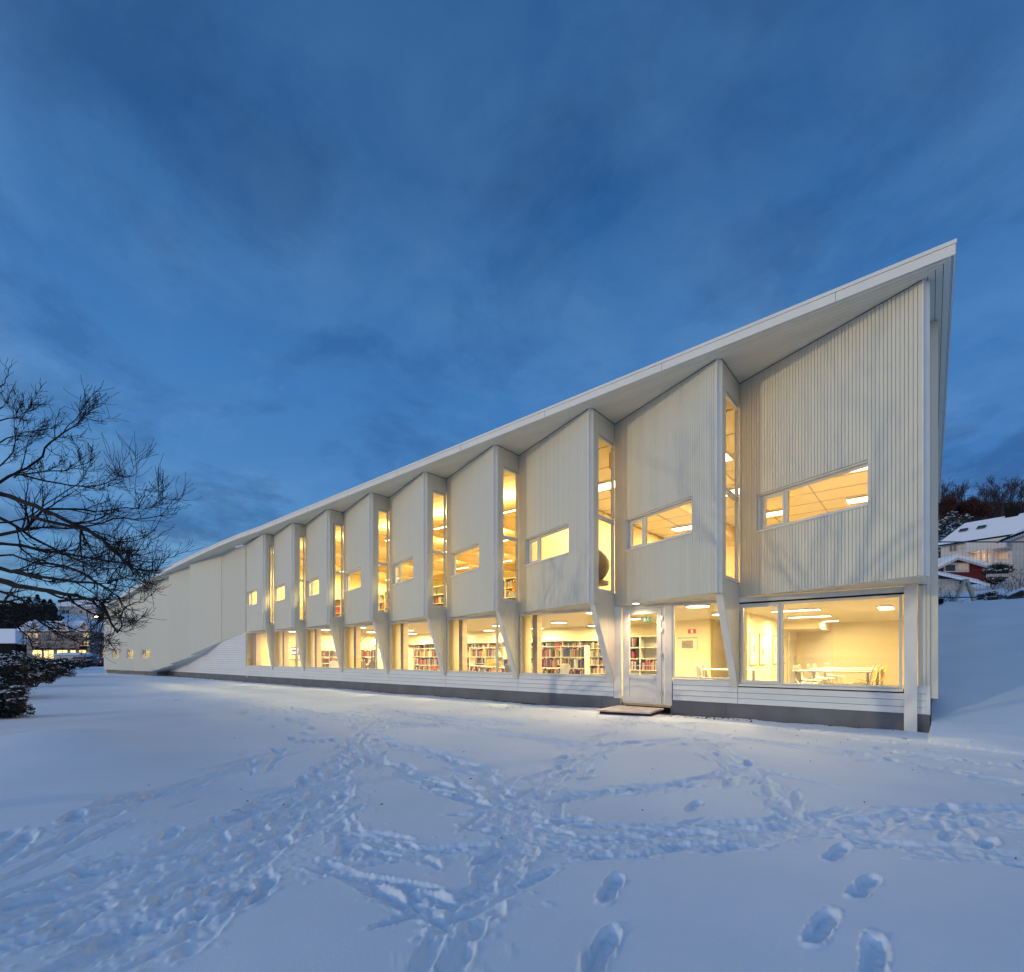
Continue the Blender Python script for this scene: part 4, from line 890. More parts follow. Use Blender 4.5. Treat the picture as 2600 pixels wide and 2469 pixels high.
limbs = [
 (S3([(-350, 1250), (0, 1010), (160, 930), (290, 850), (400, 700), (560, 590), (620, 540), (685, 430)]), 8.0, .022),
 (S3([(-350, 1150), (0, 1110), (150, 1160), (350, 1230), (500, 1310), (700, 1400), (850, 1500), (960, 1620), (1070, 1700), (1240, 1720)]), 7.4, .034),
 (S3([(-350, 1500), (0, 1430), (200, 1390), (350, 1240), (600, 1230), (800, 1250), (960, 1220), (1100, 1220), (1150, 1090)]), 8.6, .026),
 (S3([(-350, 1550), (0, 1500), (250, 1540), (600, 1600), (900, 1650), (1180, 1650), (1240, 1630)]), 7.8, .024),
 (S3([(-350, 1250), (0, 1300), (250, 1450), (550, 1600), (800, 1700), (980, 1690)]), 8.4, .026),
 (S3([(-300, 1680), (0, 1700), (200, 1750), (500, 1790), (800, 1820), (960, 1780), (1030, 1740)]), 7.6, .030),
 (S3([(100, 980), (200, 950), (500, 910), (650, 880), (740, 830)]), 8.2, .012),
 (S3([(60, 980), (150, 960), (450, 1020), (700, 1050), (900, 1000), (1000, 980), (1065, 960)]), 8.1, .014),
 (S3([(100, 1420), (250, 1380), (650, 1380), (900, 1310), (1150, 1300), (1280, 1270), (1390, 1150)]), 8.8, .016),
 (S3([(700, 1400), (850, 1440), (960, 1480), (1140, 1440)]), 7.4, .009),
 (S3([(850, 1500), (960, 1560), (1150, 1550), (1200, 1480), (1350, 1390)]), 7.4, .011),
 (S3([(-300, 700), (0, 530), (130, 500), (200, 460), (240, 340)]), 8.4, .012),
 (S3([(-300, 600), (0, 430), (60, 370), (90, 300)]), 8.0, .008), (S3([(-200, 420), (0, 260), (60, 170), (90, 95)]), 8.0, .009),
 (S3([(-300, 900), (0, 690), (130, 650), (250, 610), (400, 590)]), 8.3, .012),
 (S3([(-300, 1050), (0, 880), (120, 700), (100, 400)]), 8.6, .014),
 (S6([(-600, 60), (0, 120), (300, 190), (600, 240), (900, 300), (1100, 360), (1250, 500), (1350, 680)]), 7.2, .040),
 (S5([(-500, -150), (100, 0), (350, 200), (500, 330), (600, 390), (780, 380)]), 7.3, .022),
 (S5([(-200, 700), (150, 680), (250, 750), (350, 940), (400, 1000), (450, 800), (560, 720), (640, 700), (770, 590)]), 7.0, .016),
 (S5([(350, 940), (400, 930), (560, 910), (620, 880), (685, 835)]), 7.0, .008),
 (S5([(-400, 300), (0, 400), (200, 520), (350, 620), (430, 720), (400, 900)]), 7.5, .018),
 (S6([(-500, 300), (0, 350), (300, 450), (500, 620), (800, 800), (1000, 880)]), 8.4, .026),
 (S6([(-500, 500), (0, 520), (200, 640), (370, 850), (390, 960)]), 8.0, .018),
 (S6([(-400, 700), (0, 640), (300, 560), (600, 600), (900, 700), (1150, 720)]), 8.8, .02),
 (S6([(-300, 200), (0, 250), (250, 330), (400, 500), (700, 720), (760, 860)]), 8.2, .02),
 (S3([(-200, 1600), (100, 1600), (400, 1690), (700, 1640), (850, 1560)]), 8.9, .016),
 (S3([(-200, 1350), (200, 1300), (450, 1130), (650, 1000), (660, 860)]), 8.9, .014),
]
w = Wood()
for li, (pl, f, r0) in enumerate(limbs):
    n = len(pl); pts = []; ff = f; dens = []
    for i, (x, y) in enumerate(pl):
        ff = f+.9*math.sin(i*.8+li*1.7)*.6*(i/n)
        pts.append(Vector(at(x, ff, py=y)))
    # smooth and wiggle
    P2 = []
    for i in range(n-1):
        p0, p1, p2, p3 = pts[max(i-1, 0)], pts[i], pts[i+1], pts[min(i+2, n-1)]
        for k in range(3):
            t = k/3; q = .5*((2*p1)+(-p0+p2)*t+(2*p0-5*p1+4*p2-p3)*t*t+(-p0+3*p1-3*p2+p3)*t*t*t)
            P2.append(q+Vector((rnd.gauss(0, .010), rnd.gauss(0, .010), rnd.gauss(0, .010))))
    P2.append(pts[-1])
    if pl[0][0] < -20:   # carry the limb back to the trunk outside the frame
        z0_ = min(max(P2[0].z-.9, .9), 4.4); w.tube([(-13.5, -11.6, z0_), tuple(Vector((-13.5, -11.6, z0_)).lerp(P2[0], .5)+Vector((0, 0, .1))), tuple(P2[0])], [r0*1.9, r0*1.5, r0*1.2], 7, cap=False)
    m_ = len(P2)
    rad = [max(.0045, 1.2*r0*(1-.86*i/(m_-1))) for i in range(m_)]
    w.tube([tuple(q) for q in P2], rad, 6, cap=False)
    ds = [(P2[min(i+1, m_-1)]-P2[max(i-1, 0)]).normalized() for i in range(m_)]
    Lt = sum((P2[i+1]-P2[i]).length for i in range(m_-1))
    w.branch(P2, [max(.005, r) for r in rad], ds, Lt*.54, 1, rnd, up=.34, wig=.17, nseg=6, kids=(11, 15) if r0 > .011 else (4, 7), mx=3 if r0 > .011 else 2, minr=.003, ang=(.3, .9), shrink=(.22, .5))
    # end sprays
    for q in range(2): w.grow(P2[-1], ds[-1]+Vector((rnd.gauss(0, .3), rnd.gauss(0, .3), .3)), .0035, .13, 3, rnd, up=.4, nseg=4, mx=3, minr=.002)
w.build('branches', 'bark', tr)
# buds at random twig vertices
bd = MB()
vs_ = w.v
for q in range(1600):
    x, y, z_ = vs_[rnd.randrange(len(vs_))]; s_ = rnd.uniform(.004, .008)
    bd.tube([(x, y, z_-s_), (x+rnd.uniform(-.3, .3)*s_, y, z_), (x, y, z_+s_*1.3)], [s_*.3, s_*.8, s_*.15], 4)
bd.build('buds', 'bark', tr, kind='stuff')
t_ = Wood(); t_.tube([(-13.5, -11.65, -.1), (-13.55, -11.6, 1.2), (-13.5, -11.6, 2.6), (-13.5, -11.6, 4.5)], [.17, .14, .11, .05], 10); t_.build('trunk', 'bark', tr)
# a second bare tree out of the frame behind the camera: its branches shade the facade and show in the glass
w = Wood(); rnd2 = random.Random(4)
tb = empty('bare_garden_tree', (-9.2, -17, 0), 'bare garden tree behind the photographer, mirrored in the window glass', 'tree')
w.tube([(-9.2, -17, 0), (-9.2, -17, 1.6), (-9.1, -17, 5.4)], [.17, .14, .10], 8)
for q in range(9):
    a_ = q/9*6.28; w.grow((-9.15, -17, 2.6+q*.32), (math.cos(a_)*.8, math.sin(a_)*.8, .9), .06, 4.2, 1, rnd2, up=.10, wig=.15, nseg=8, kids=(3, 4), mx=3, minr=.009, ang=(.35, .8), shrink=(.45, .7))
w.build('crown', 'bark', tb)
# ------------------------------------------------------------------ shrubs
def blobs(name, mt, center, rad, n, leaf, rnd, snow=0, label='', cat='shrub', group=None, snowleaf=1.2, squash=.8, stuffy=False):
    e = empty(name, (center[0], center[1], gz(center[0], center[1])), label, cat, group); m = MB(); sn = MB()
    cl = []
    nc = 34
    for q in range(nc):
        a_, b_ = rnd.random()*6.28, rnd.uniform(-.95, 1.3); r = rnd.uniform(.45, .92)
        cl.append((center[0]+rad[0]*r*math.cos(a_)*math.cos(b_), center[1]+rad[1]*r*math.sin(a_)*math.cos(b_), center[2]+rad[2]*r*math.sin(b_), rnd.uniform(.22, .40)))
    for q in range(n):
        c = cl[rnd.randrange(nc)]; d = Vector((rnd.gauss(0, 1), rnd.gauss(0, 1), rnd.gauss(0, 1))).normalized(); rr_ = c[3]*rnd.uniform(.6, 1.08)
        p = Vector((c[0]+d.x*rr_*rad[0], c[1]+d.y*rr_*rad[1], c[2]+d.z*rr_*rad[2]))
        s_ = leaf*rnd.uniform(.6, 1.5); u = Vector((rnd.gauss(0, 1), rnd.gauss(0, 1), rnd.gauss(0, .6))).normalized(); v_ = u.cross(d+Vector((.1, .2, .3))).normalized()
        k = len(m.v)
        if snow and d.z > .45 and rnd.random() < snow:
            s_ *= snowleaf; u = Vector((u.x, u.y, .15)).normalized(); v_ = Vector((-u.y, u.x, rnd.uniform(-.2, .2))); k = len(sn.v); h = Vector((0, 0, s_*.35)); p = p+Vector((0, 0, s_*.3))
            sn.v += [tuple(p-u*s_), tuple(p-v_*s_*.7), tuple(p+u*s_), tuple(p+v_*s_*.7), tuple(p+h)]; sn.f += [(k, k+1, k+4), (k+1, k+2, k+4), (k+2, k+3, k+4), (k+3, k, k+4)]
        else:
            m.v += [tuple(p-u*s_), tuple(p-v_*s_*.35), tuple(p+u*s_), tuple(p+v_*s_*.35)]; m.f.append((k, k+1, k+2, k+3))
    m.build('foliage', mt, e)
    if snow and sn.v: sn.build('snow_caps', 'tree_snow', e, kind='stuff')
    tw = MB()
    for q in range(10):
        c = cl[q]; tw.tube([(center[0]+rnd.uniform(-.1, .1), center[1]+rnd.uniform(-.1, .1), gz(center[0], center[1])-.05), (c[0], c[1], c[2])], [.03*rad[2], .01], 5)
    tw.build('stems', 'twig', e)
    return e
rs = random.Random(9)
for i, (px, f_, wpx, ptop, pbot, n, d) in enumerate([(22, 10.4, 62, 1738, 1828, 9000, 'lowest and nearest dark bush at the left edge, snow on its twigs'), (15, 15, 80, 1652, 1790, 12000, 'dark snow-flecked bush rising behind the nearest one at the left edge'),
        (85, 21, 66, 1650, 1742, 9000, 'wide snow-flecked bush in the middle of the left hedge'), (143, 30, 48, 1664, 1722, 7000, 'dark bush of the left hedge under the drooping branches'), (205, 48, 42, 1673, 1696, 5000, 'farthest low bush of the left hedge, ending at the open snow')]):
    x, y, _ = at(px, f_); zt_, zb_ = CAMZ+(1666-ptop)/1282*f_, CAMZ+(1666-pbot)/1282*f_; r_ = wpx/1282*f_*.86
    blobs('snowy_shrub', 'shrub', (x, y, (zt_+zb_)/2-.05), (r_, r_, (zt_-zb_)/2*.92), n, .026+.008*i, rs, snow=.12, label=d, cat='shrub', group='snow-flecked bushes of the left hedge', snowleaf=1.5)
# ------------------------------------------------------------------ town on the left
def fr_at(px0, px1, f0, f1=None, z0=0):
    a = at(px0, f0); b_ = at(px1, f1 or f0); return Fr(a[:2], b_[:2], z0)
def zf(py, f): return CAMZ+(1666-py)/1282*f
# long apartment row
f = 130; F = fr_at(44, 229, f); L = F.L; S = L/185.0
apt = empty('apartment_row', at(135, f, -1.3), 'long white three-storey town building with gabled dormers and lit shop windows, left beyond the trees', 'building')
zg, ze = -1.3, zf(1603, f)
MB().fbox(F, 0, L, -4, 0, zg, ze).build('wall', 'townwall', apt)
P = F.p
MB().hexa([P(-.5, .6, ze), P(L+.5, .6, ze), P(L+.3, -5.5, ze), P(-.5, -5.5, ze), P(.5, -2.5, ze+2.8), P(L-.5, -2.5, ze+2.8), P(L-.5, -3, ze+2.8), P(.5, -3, ze+2.8)]).build('roof', 'tree_snow', apt)
def win(F, s0, s1, z0, z1, mt, parent, n=.03, name='window', frame=True, cross=True):
    fw = (s1-s0)*.07
    w_ = MB().fbox(F, s0-fw, s1+fw, n, n+.05, z0-fw, z0).fbox(F, s0-fw, s1+fw, n, n+.05, z1, z1+fw).fbox(F, s0-fw, s0, n, n+.05, z0, z1).fbox(F, s1, s1+fw, n, n+.05, z0, z1)
    if cross: c = (s0+s1)/2; w_.fbox(F, c-fw*.4, c+fw*.4, n, n+.05, z0, z1)
    w_ = w_.build(name, 'hw', parent); MB().fbox(F, s0, s1, n-.02, n+.02, z0, z1).build('pane', mt, w_)
sx_ = lambda zx: (zx/7.32-44)*S
for a_, b_ in ((560, 790), (1120, 1300), (1480, 1700)):
    s0, s1 = sx_(a_), sx_(b_); sm = (s0+s1)/2; hg = 2.6
    MB().prism([P(s0, .1, ze-.05), P(s1, .1, ze-.05), P(sm, .1, ze+hg)], tuple(-F.n.x*4 if i == 0 else -F.n.y*4 if i == 1 else 0 for i in range(3))).build('dormer', 'townwall', apt)
    for sg, e_ in ((s0, -1), (s1, 1)): MB().hexa([P(sg+e_*.4, .6, ze-.25), P(sm, .6, ze+hg+.05), P(sm, -4, ze+hg+.05), P(sg+e_*.4, -4, ze-.25), P(sg+e_*.4, .6, ze-.0), P(sm, .6, ze+hg+.32), P(sm, -4, ze+hg+.32), P(sg+e_*.4, -4, ze)]).build('dormer_roof', 'tree_snow', apt)
    win(F, sm-1.0, sm-.1, ze+.1, ze+1.2, 'dimwin' if a_ != 1480 else 'darkglass', apt, .13); win(F, sm+.1, sm+1.0, ze+.1, ze+1.2, 'dimwin', apt, .13)
rw_ = random.Random(5)
for row, (ya, yb) in enumerate(((1609, 1619), (1630, 1640))):
    for zx in range(380, 1640, 118):
        s0 = sx_(zx); mt = ['darkglass', 'darkglass', 'litwin', 'dimwin', 'darkglass'][rw_.randrange(5)]
        win(F, s0, s0+1.25, zf(yb, f), zf(ya, f), mt, apt)
    for a_, b_ in ((600, 720), (800, 950), (1030, 1190), (1290, 1440)):
        s0, s1 = sx_(a_), sx_(b_); zb = zf(1643 if row else 1622, f)-.1; q = MB().fbox(F, s0, s1, .05, 1.2, zb-.15, zb)
        for k in range(9): ss = s0+(s1-s0)*k/8; q.fbox(F, ss-.04, ss+.04, 1.1, 1.16, zb, zb+1.0)
        q.fbox(F, s0, s1, 1.08, 1.18, zb+1.0, zb+1.08); q.build('balcony', 'townwall', apt)
for a_, b_ in ((610, 780), (820, 1000), (1070, 1255), (1315, 1410), (1480, 1605)):
    win(F, sx_(a_), sx_(b_), -.9, zf(1651.5, f), 'litshop', apt, .04, 'shop_window')
    MB().fbox(F, sx_(a_)-.2, sx_(b_)+.2, .1, 1.0, zf(1649.5, f), zf(1648, f)).build('canopy', 'black', apt)
MB().prism([P(sx_(1550)+1.0*math.cos(t), .08, zf(1644.5, f)+.30*math.sin(t)) for t in np.linspace(0, 6.28, 17)[:-1]], (F.n.x*.1, F.n.y*.1, 0)).build('oval_shop_sign', 'black', apt)
# wing with the lit passage
f2 = 134; F2 = fr_at(229, 275, f2); P = F2.p
wing = empty('town_wing', at(250, f2, -1.3), 'set-back town building with balconies over a yellow-lit passage beside the library end', 'building')
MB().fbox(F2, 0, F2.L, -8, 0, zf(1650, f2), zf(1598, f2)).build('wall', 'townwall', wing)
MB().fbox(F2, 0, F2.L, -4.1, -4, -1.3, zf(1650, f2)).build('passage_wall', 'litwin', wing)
MB().hexa([P(-.5, .6, zf(1604, f2)), P(F2.L, .6, zf(1600, f2)), P(F2.L, -9, zf(1600, f2)), P(-.5, -9, zf(1604, f2)), P(-.5, -3, zf(1577, f2)), P(F2.L, -3, zf(1577, f2)), P(F2.L, -5, zf(1577, f2)), P(-.5, -5, zf(1577, f2))]).build('roof', 'tree_snow', wing)
for py in (1624, 1645):
    q = MB().fbox(F2, .2, F2.L, .05, 1.4, zf(py, f2)-.15, zf(py, f2))
    for k in range(12): q.fbox(F2, .2+k*.4, .27+k*.4, 1.3, 1.36, zf(py, f2), zf(py, f2)+.75)
    q.fbox(F2, .2, F2.L, 1.28, 1.38, zf(py, f2)+.75, zf(py, f2)+.83); q.build('balcony', 'townwall', wing)
win(F2, .3, 3.8, zf(1637, f2), zf(1628, f2), 'black', wing, .03)
# signs
for px, lab in ((236, 'white square shop sign with a dark mark, left of the two by the town wing'), (257, 'white square shop sign with a dark ring, nearest the library end')):
    x, y, z_ = at(px, 128, py=1633); Fs = fr_at(px-3, px+3, 128)
    e = empty('shop_sign', (x, y, z_), lab, 'sign', 'shop signs in the town'); MB().fbox(Fs, 0, Fs.L, 0, .1, z_-.35, z_+.35).build('board', 'hw', e); MB().fbox(Fs, Fs.L*.35, Fs.L*.65, .1, .13, z_-.15, z_+.15).build('mark', 'black', e)
    MB().fbox(Fs, Fs.L*.48, Fs.L*.52, -.05, 0, -1.3, z_).build('post', 'black', e)
# street lamp
x, y, z_ = at(231, 100, py=1568)
sl = empty('street_lamp', (x, y, -1), 'tall street lamp glowing orange beside the left end of the library', 'street lamp')
MB().tube([(x, y, -1.2), (x, y, z_)], .09, 8).build('pole', 'galv', sl); MB().tube([(x, y, z_), (x+.9*RX, y+.9*RY, z_+.15)], .05, 6).build('arm', 'galv', sl)
M['sodium'] = mat('sodium_lamp', (1, .6, .2), .4, emit=(1, .48, .12), estr=30)
MB().tube([(x+.8*RX, y+.8*RY, z_+.13), (x+1.35*RX, y+1.35*RY, z_+.16)], [.12, .07], 8).build('lamp_head', 'sodium', sl)
l = bpy.data.lights.new('street_light', 'POINT'); l.energy = 380; l.color = (1, .5, .18); l.shadow_soft_size = .15; o = bpy.data.objects.new('street_light', l); COL.objects.link(o); o.location = (x+.9*RX, y+.9*RY, z_-.25)
l = bpy.data.lights.new('shop_light', 'POINT'); l.energy = 160; l.color = (1, .62, .25); l.shadow_soft_size = .5; o = bpy.data.objects.new('shop_light', l); COL.objects.link(o); o.location = at(180, 126, 1.2)
# small white kiosk and cars
e = empty('garden_shed', at(165, 85, -.7), 'small white shed with snow-covered roof in front of the lit shops', 'shed')
F = fr_at(139, 205, 85); zr = zf(1664, 85)
MB().fbox(F, 0, F.L, -3, 0, -.9, zr).build('wall', 'hw', e); MB().prism([F.p(-.3, .5, zr), F.p(-.3, -3.4, zr), F.p(-.3, -1.5, zr+.45)], (F.d.x*(F.L+.6), F.d.y*(F.L+.6), 0)).build('roof', 'tree_snow', e); MB().fbox(F, F.L*.42, F.L*.5, 0, .05, -.6, zr-.5).build('window', 'darkglass', e)
def car(px, f, ang, mt, label, group, snowroof=True):
    x, y, _ = at(px, f); z0 = gz(x, y)+.02; e = empty('parked_car', (0, 0, 0), label, 'car', group)
    prof = [(-2.15, .35), (-2.2, .75), (-1.9, .88), (-1.35, .93), (-.75, 1.40), (.75, 1.42), (1.35, .98), (2.05, .92), (2.2, .70), (2.15, .35)]
    MB().prism([(a_, -.85, b_) for a_, b_ in prof], (0, 1.7, 0)).build('body', mt, e, bevel=.06)
    MB().prism([(-1.12, -.862, .98), (-.68, -.862, 1.34), (.66, -.862, 1.35), (1.12, -.862, 1.0)], (0, 1.724, 0)).build('side_glass', 'darkglass', e)
    for a_ in (-1.35, 1.35):
        for b_ in (-.88, .68):
            q = MB(); q.prism([(a_+.32*math.cos(t), b_, .32+.32*math.sin(t)) for t in np.linspace(0, 6.28, 15)[:-1]], (0, .2, 0)); q.build('wheel', 'tyre', e)
    if snowroof: MB().box(-.72, .72, -.7, .7, 1.42, 1.52).build('roof_snow', 'tree_snow', e, bevel=.04)
    for b_ in (-.7, .5): MB().box(2.19, 2.23, b_, b_+.2, .68, .8).build('tail_light', 'carred', e)
    e.location = (x, y, z0); e.rotation_euler = (0, 0, ang); return e
ca = math.atan2(RY, RX)
car(215, 66, ca+.15, 'carpaint', 'dark parked car nearer the library end, snow on its roof', 'cars parked on the left'); car(250, 72, ca-.1, 'carpaint', 'dark parked car right against the library end', 'cars parked on the left')
car(92, 95, ca, 'carpaint', 'dark parked car before the leftmost lit shop window', 'cars parked by the shops'); car(126, 98, ca, 'carpaint', 'dark parked car before the second lit shop window', 'cars parked by the shops')
# hillside: houses, woods
hf = 222
e = empty('hill_house', at(190, hf, 18), 'white house with long snowy roof on the wooded hill above the town', 'house')
F = fr_at(150, 243, hf); zb, zt = zf(1562, hf), zf(1539, hf)
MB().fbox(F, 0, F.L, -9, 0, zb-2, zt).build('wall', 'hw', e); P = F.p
MB().hexa([P(-.8, .9, zt-.3), P(F.L+.8, .9, zt-.3), P(F.L+.8, -9.5, zt-.3), P(-.8, -9.5, zt-.3), P(-.8, -4, zt+3.0), P(F.L+.8, -4, zt+3.0), P(F.L+.8, -4.6, zt+3.0), P(-.8, -4.6, zt+3.0)]).build('roof', 'tree_snow', e)
for s_ in (1.5, 3.2, 9, 12): win(F, s_, s_+1.2, zb+.8, zb+2.2, 'darkglass', e)
e = empty('roadside_house', at(18, 110, -1), 'low house at the left edge with a broad snow-covered roof', 'house')
F = fr_at(-30, 40, 110); MB().fbox(F, 0, F.L, -2.5, 0, -1.2, zf(1636, 110)).build('wall', 'black', e); P = F.p; za, zb_ = zf(1634, 110), zf(1596, 110)
MB().hexa([P(-.5, .5, za), P(F.L+.4, .5, za), P(F.L+.2, -3, za), P(-.5, -3, za), P(-.5, -1.5, zb_), P(F.L-1.6, -1.5, zb_), P(F.L-1.6, -1.7, zb_), P(-.5, -1.7, zb_)]).build('roof', 'tree_snow', e)
rt = random.Random(8)
def conifer(px, f, h, w_, label, group, zb=None, kind='ever'):
    x, y, _ = at(px, f); z0 = gz(x, y)-.3 if zb is None else zb; e = empty('conifer_tree', (x, y, z0), label, 'tree', group); m = MB()
    n = 650
    for q in range(n):
        t = rt.random()**.8; rr_ = w_*(1-t)**.8*rt.uniform(.3, 1.0)+.1; a_ = rt.random()*6.28; zc = z0+h*.1+h*.9*t; s_ = rt.uniform(.05, .11)*w_+.1
        p = Vector((x+rr_*math.cos(a_), y+rr_*math.sin(a_), zc)); u = Vector((math.cos(a_), math.sin(a_), -.35)).normalized(); v_ = Vector((-u.y, u.x, rt.uniform(-.4, .4)))
        k = len(m.v); m.v += [tuple(p-u*s_), tuple(p-v_*s_*.7), tuple(p+u*s_*1.6), tuple(p+v_*s_*.7)]; m.f.append((k, k+1, k+2, k+3))
    m.build('crown', kind, e); MB().tube([(x, y, z0-.5), (x, y, z0+h*.95)], [.05*w_, .01], 5).build('trunk', 'bark', e)
CN = [(8, 240, 5, 4, 'leftmost conifer on the hill crest'), (30, 243, 5, 4.5, 'second conifer from the left on the hill crest'), (52, 240, 6, 4.5, 'third conifer from the left on the hill crest'), (74, 243, 9, 3.8, 'tall conifer standing clear on the left half of the hill crest'), (95, 240, 10, 3.6, 'tallest conifer on the hill crest, left of the white hill house'),
 (112, 243, 8, 3.5, 'conifer between the tallest one and the white hill house'), (128, 235, 7, 3.2, 'dark conifer touching the left end of the white hill house'), (165, 252, 7, 3.5, 'conifer rising behind the left half of the white hill house roof'), (192, 256, 7, 3.5, 'conifer rising behind the middle of the white hill house roof'), (222, 250, 8, 3.5, 'conifer rising behind the right end of the white hill house roof'),
 (205, 200, 4, 4, 'low conifer in front of the white hill house'), (244, 235, 8, 3.5, 'conifer just right of the white hill house'), (258, 238, 7, 3.5, 'conifer on the hill nearest the library end')]
for px, f, h, w_, d in CN: conifer(px, f, h, w_, 'dark '+d if not d.startswith('dark') and not d.startswith('tall') else d, 'dark conifers on the hill')
if 0: pass
# far wood mass
m = MB()
for q in range(9000):
    px = rt.uniform(-60, 300); f = rt.uniform(165, 235); x, y, _ = at(px, f); z0 = gz(x, y); h = rt.uniform(0, 3.5)*(.5+.5*math.sin(px*.11+f))
    s_ = rt.uniform(.4, 1.1); k = len(m.v); a_ = rt.random()*3
    if 143 < px < 250 and f > 205: continue
    m.v += [(x-s_*math.cos(a_), y-s_*math.sin(a_), z0+h), (x, y, z0+h-s_*.8), (x+s_*math.cos(a_), y+s_*math.sin(a_), z0+h), (x, y, z0+h+s_)]; m.f.append((k, k+1, k+2, k+3))
tag(m.build('hill_wood', 'shrub'), 'dark mass of woodland covering the hill above the town', None, None, 'stuff')
# ------------------------------------------------------------------ right-hand side: fence, houses, hill
f = 17.6
fe = empty('mesh_fence', at(2480, f, 3.0), 'welded mesh site fence with blue-grey tube rails on top of the snow bank', 'fence')
zt, zb = zf(1376.5, f), zf(1517, f); F = fr_at(2366, 2660, f)
for z_ in (zt, zb): MB().tube([F.p(0, 0, z_), F.p(F.L, 0, z_)], .021, 8).build('rail', 'galv', fe)
MB().tube([F.p(.0, 0, zb-.3), F.p(.0, 0, zt)], .021, 8).build('post', 'galv', fe)
wv = MB()
for k in range(32): s_ = .06+k*.125; wv.tube([F.p(s_, 0, zb), F.p(s_, 0, zt)], .0022, 3, False)
for k in range(1, 8): z_ = zb+(zt-zb)*k/8; wv.tube([F.p(0, .004, z_), F.p(F.L, .004, z_)], .0022, 3, False)
wv.build('wire_mesh', 'wire', fe)
bl = empty('fence_foot', at(2388, 17.5, zf(1524, 17.5)), 'dark rubber fence foot half sunk in the snow beside the library end', 'fence foot'); F = fr_at(2374, 2391, 17.5)
MB().fbox(F, 0, F.L, -.2, .1, zf(1534, 17.5), zf(1521, 17.5)).build('block', 'black', bl, bevel=.03)
# leaning beige arch (two curved legs)
ar = empty('play_arch', at(2447, 19.5, zf(1530, 19.5)), 'beige pointed arch of two leaning legs standing on the snow bank behind the fence', 'play arch')
def leg(pts, w0, w1, name):
    F = fr_at(2400, 2500, 19.5); m = MB(); n = len(pts); q = []
    for i, (px, py) in enumerate(pts):
        t = i/(n-1); hw_ = (w0+(w1-w0)*math.sin(t*math.pi*.62+.25)) ; x, y, z_ = at(px, 19.5, py=py)
        q.append((Vector((x, y, z_)), hw_))
    for (c, h), (c2, h2) in zip(q, q[1:]):
        R_ = Vector((RX, RY, 0)); N_ = Vector((-RY, RX, 0))*.06
        m.hexa([tuple(c-R_*h-N_), tuple(c+R_*h-N_), tuple(c+R_*h+N_), tuple(c-R_*h+N_), tuple(c2-R_*h2-N_), tuple(c2+R_*h2-N_), tuple(c2+R_*h2+N_), tuple(c2-R_*h2+N_)])
    m.build(name, 'beige', ar)
leg([(2422, 1535), (2430, 1515), (2437, 1500), (2443, 1487), (2448, 1477), (2451, 1471)], .03, .05, 'leg')
leg([(2475, 1535), (2470, 1515), (2464, 1500), (2459, 1487), (2455, 1477), (2451.5, 1471)], .045, .06, 'leg')
x, y, z_ = at(2456, 19.4, py=1492); MB().tube([at(2448, 19.4, py=1494), at(2465, 19.4, py=1493)], .012, 5).build('tie_bar', 'hw', ar)
# pale low house with blue-grey roof
f = 28; e = empty('low_house', at(2430, f, 5), 'pale clapboard outbuilding with sloping snow-edged roof, in front of the red shed', 'house')
F = fr_at(2340, 2485, f); P = F.p; s = lambda px: (px-2340)/145*F.L
MB().prism([P(0, 0, 3.8), P(s(2480), 0, 3.8), P(s(2480), 0, zf(1494, f)), P(s(2376), 0, zf(1469, f)), P(0, 0, zf(1461, f))], (-F.n.x*4, -F.n.y*4, 0)).build('wall', 'hw', e)
for k in range(10): MB().fbox(F, 0, s(2437-k*1), .003, .02, zf(1475+k*5, f), zf(1475+k*5, f)+.09).build('clapboard', 'hw', e)
MB().hexa([P(0, .5, zf(1459, f)), P(s(2492), .5, zf(1492, f)), P(s(2492), -.1, zf(1480, f)), P(0, -.1, zf(1446, f)), P(0, .5, zf(1458, f)+.12), P(s(2492), .5, zf(1491, f)+.12), P(s(2492), -.1, zf(1480, f)+.14), P(0, -.1, zf(1446, f)+.14)]).build('lower_roof', 'tree_snow', e)
MB().hexa([P(0, -.2, zf(1463, f)), P(s(2492), -.2, zf(1482, f)), P(s(2492), -3.5, zf(1474, f)), P(0, -3.5, zf(1440, f)), P(0, -.2, zf(1441, f)), P(s(2492), -.2, zf(1477, f)), P(s(2492), -3.5, zf(1471, f)), P(0, -3.5, zf(1437, f))]).build('upper_roof', 'blueroof', e)
MB().hexa([P(0, -.15, zf(1443, f)), P(s(2492), -.15, zf(1480, f)), P(s(2492), -.6, zf(1475, f)), P(0, -.6, zf(1437, f)), P(0, -.15, zf(1439, f)), P(s(2492), -.15, zf(1471, f)), P(s(2492), -.6, zf(1467, f)), P(0, -.6, zf(1433, f))]).build('roof_snow', 'tree_snow', e)
# red shed
f = 36; e = empty('red_shed', at(2430, f, 6.5), 'red board shed with white-framed double window and snowy gable roof', 'shed')
F = fr_at(2372, 2512, f); P = F.p; s = lambda px: (px-2372)/140*F.L
zE1, zPk, zE2, zG = zf(1438, f), zf(1418, f), zf(1436, f), 5.5
nb_ = 24
for k in range(nb_):
    a_, b_ = F.L*.97*k/nb_+.0, F.L*.97*(k+1)/nb_-.02
    def ztop(s_): px = 2372+s_/F.L*140; return zE1+(zPk-zE1)*(px-2372)/50 if px < 2422 else zPk+(zE2-zPk)*(px-2422)/90
    MB().hexa([P(a_, -.03, zG), P(b_, -.03, zG), P(b_, 0, zG), P(a_, 0, zG), P(a_, -.03, ztop(a_)), P(b_, -.03, ztop(b_)), P(b_, 0, ztop(b_)), P(a_, 0, ztop(a_))]).build('board', 'redwood', e)
MB().fbox(F, 0, F.L*.97, -3, -.04, zG, zE2).build('wall_core', 'redwood', e)
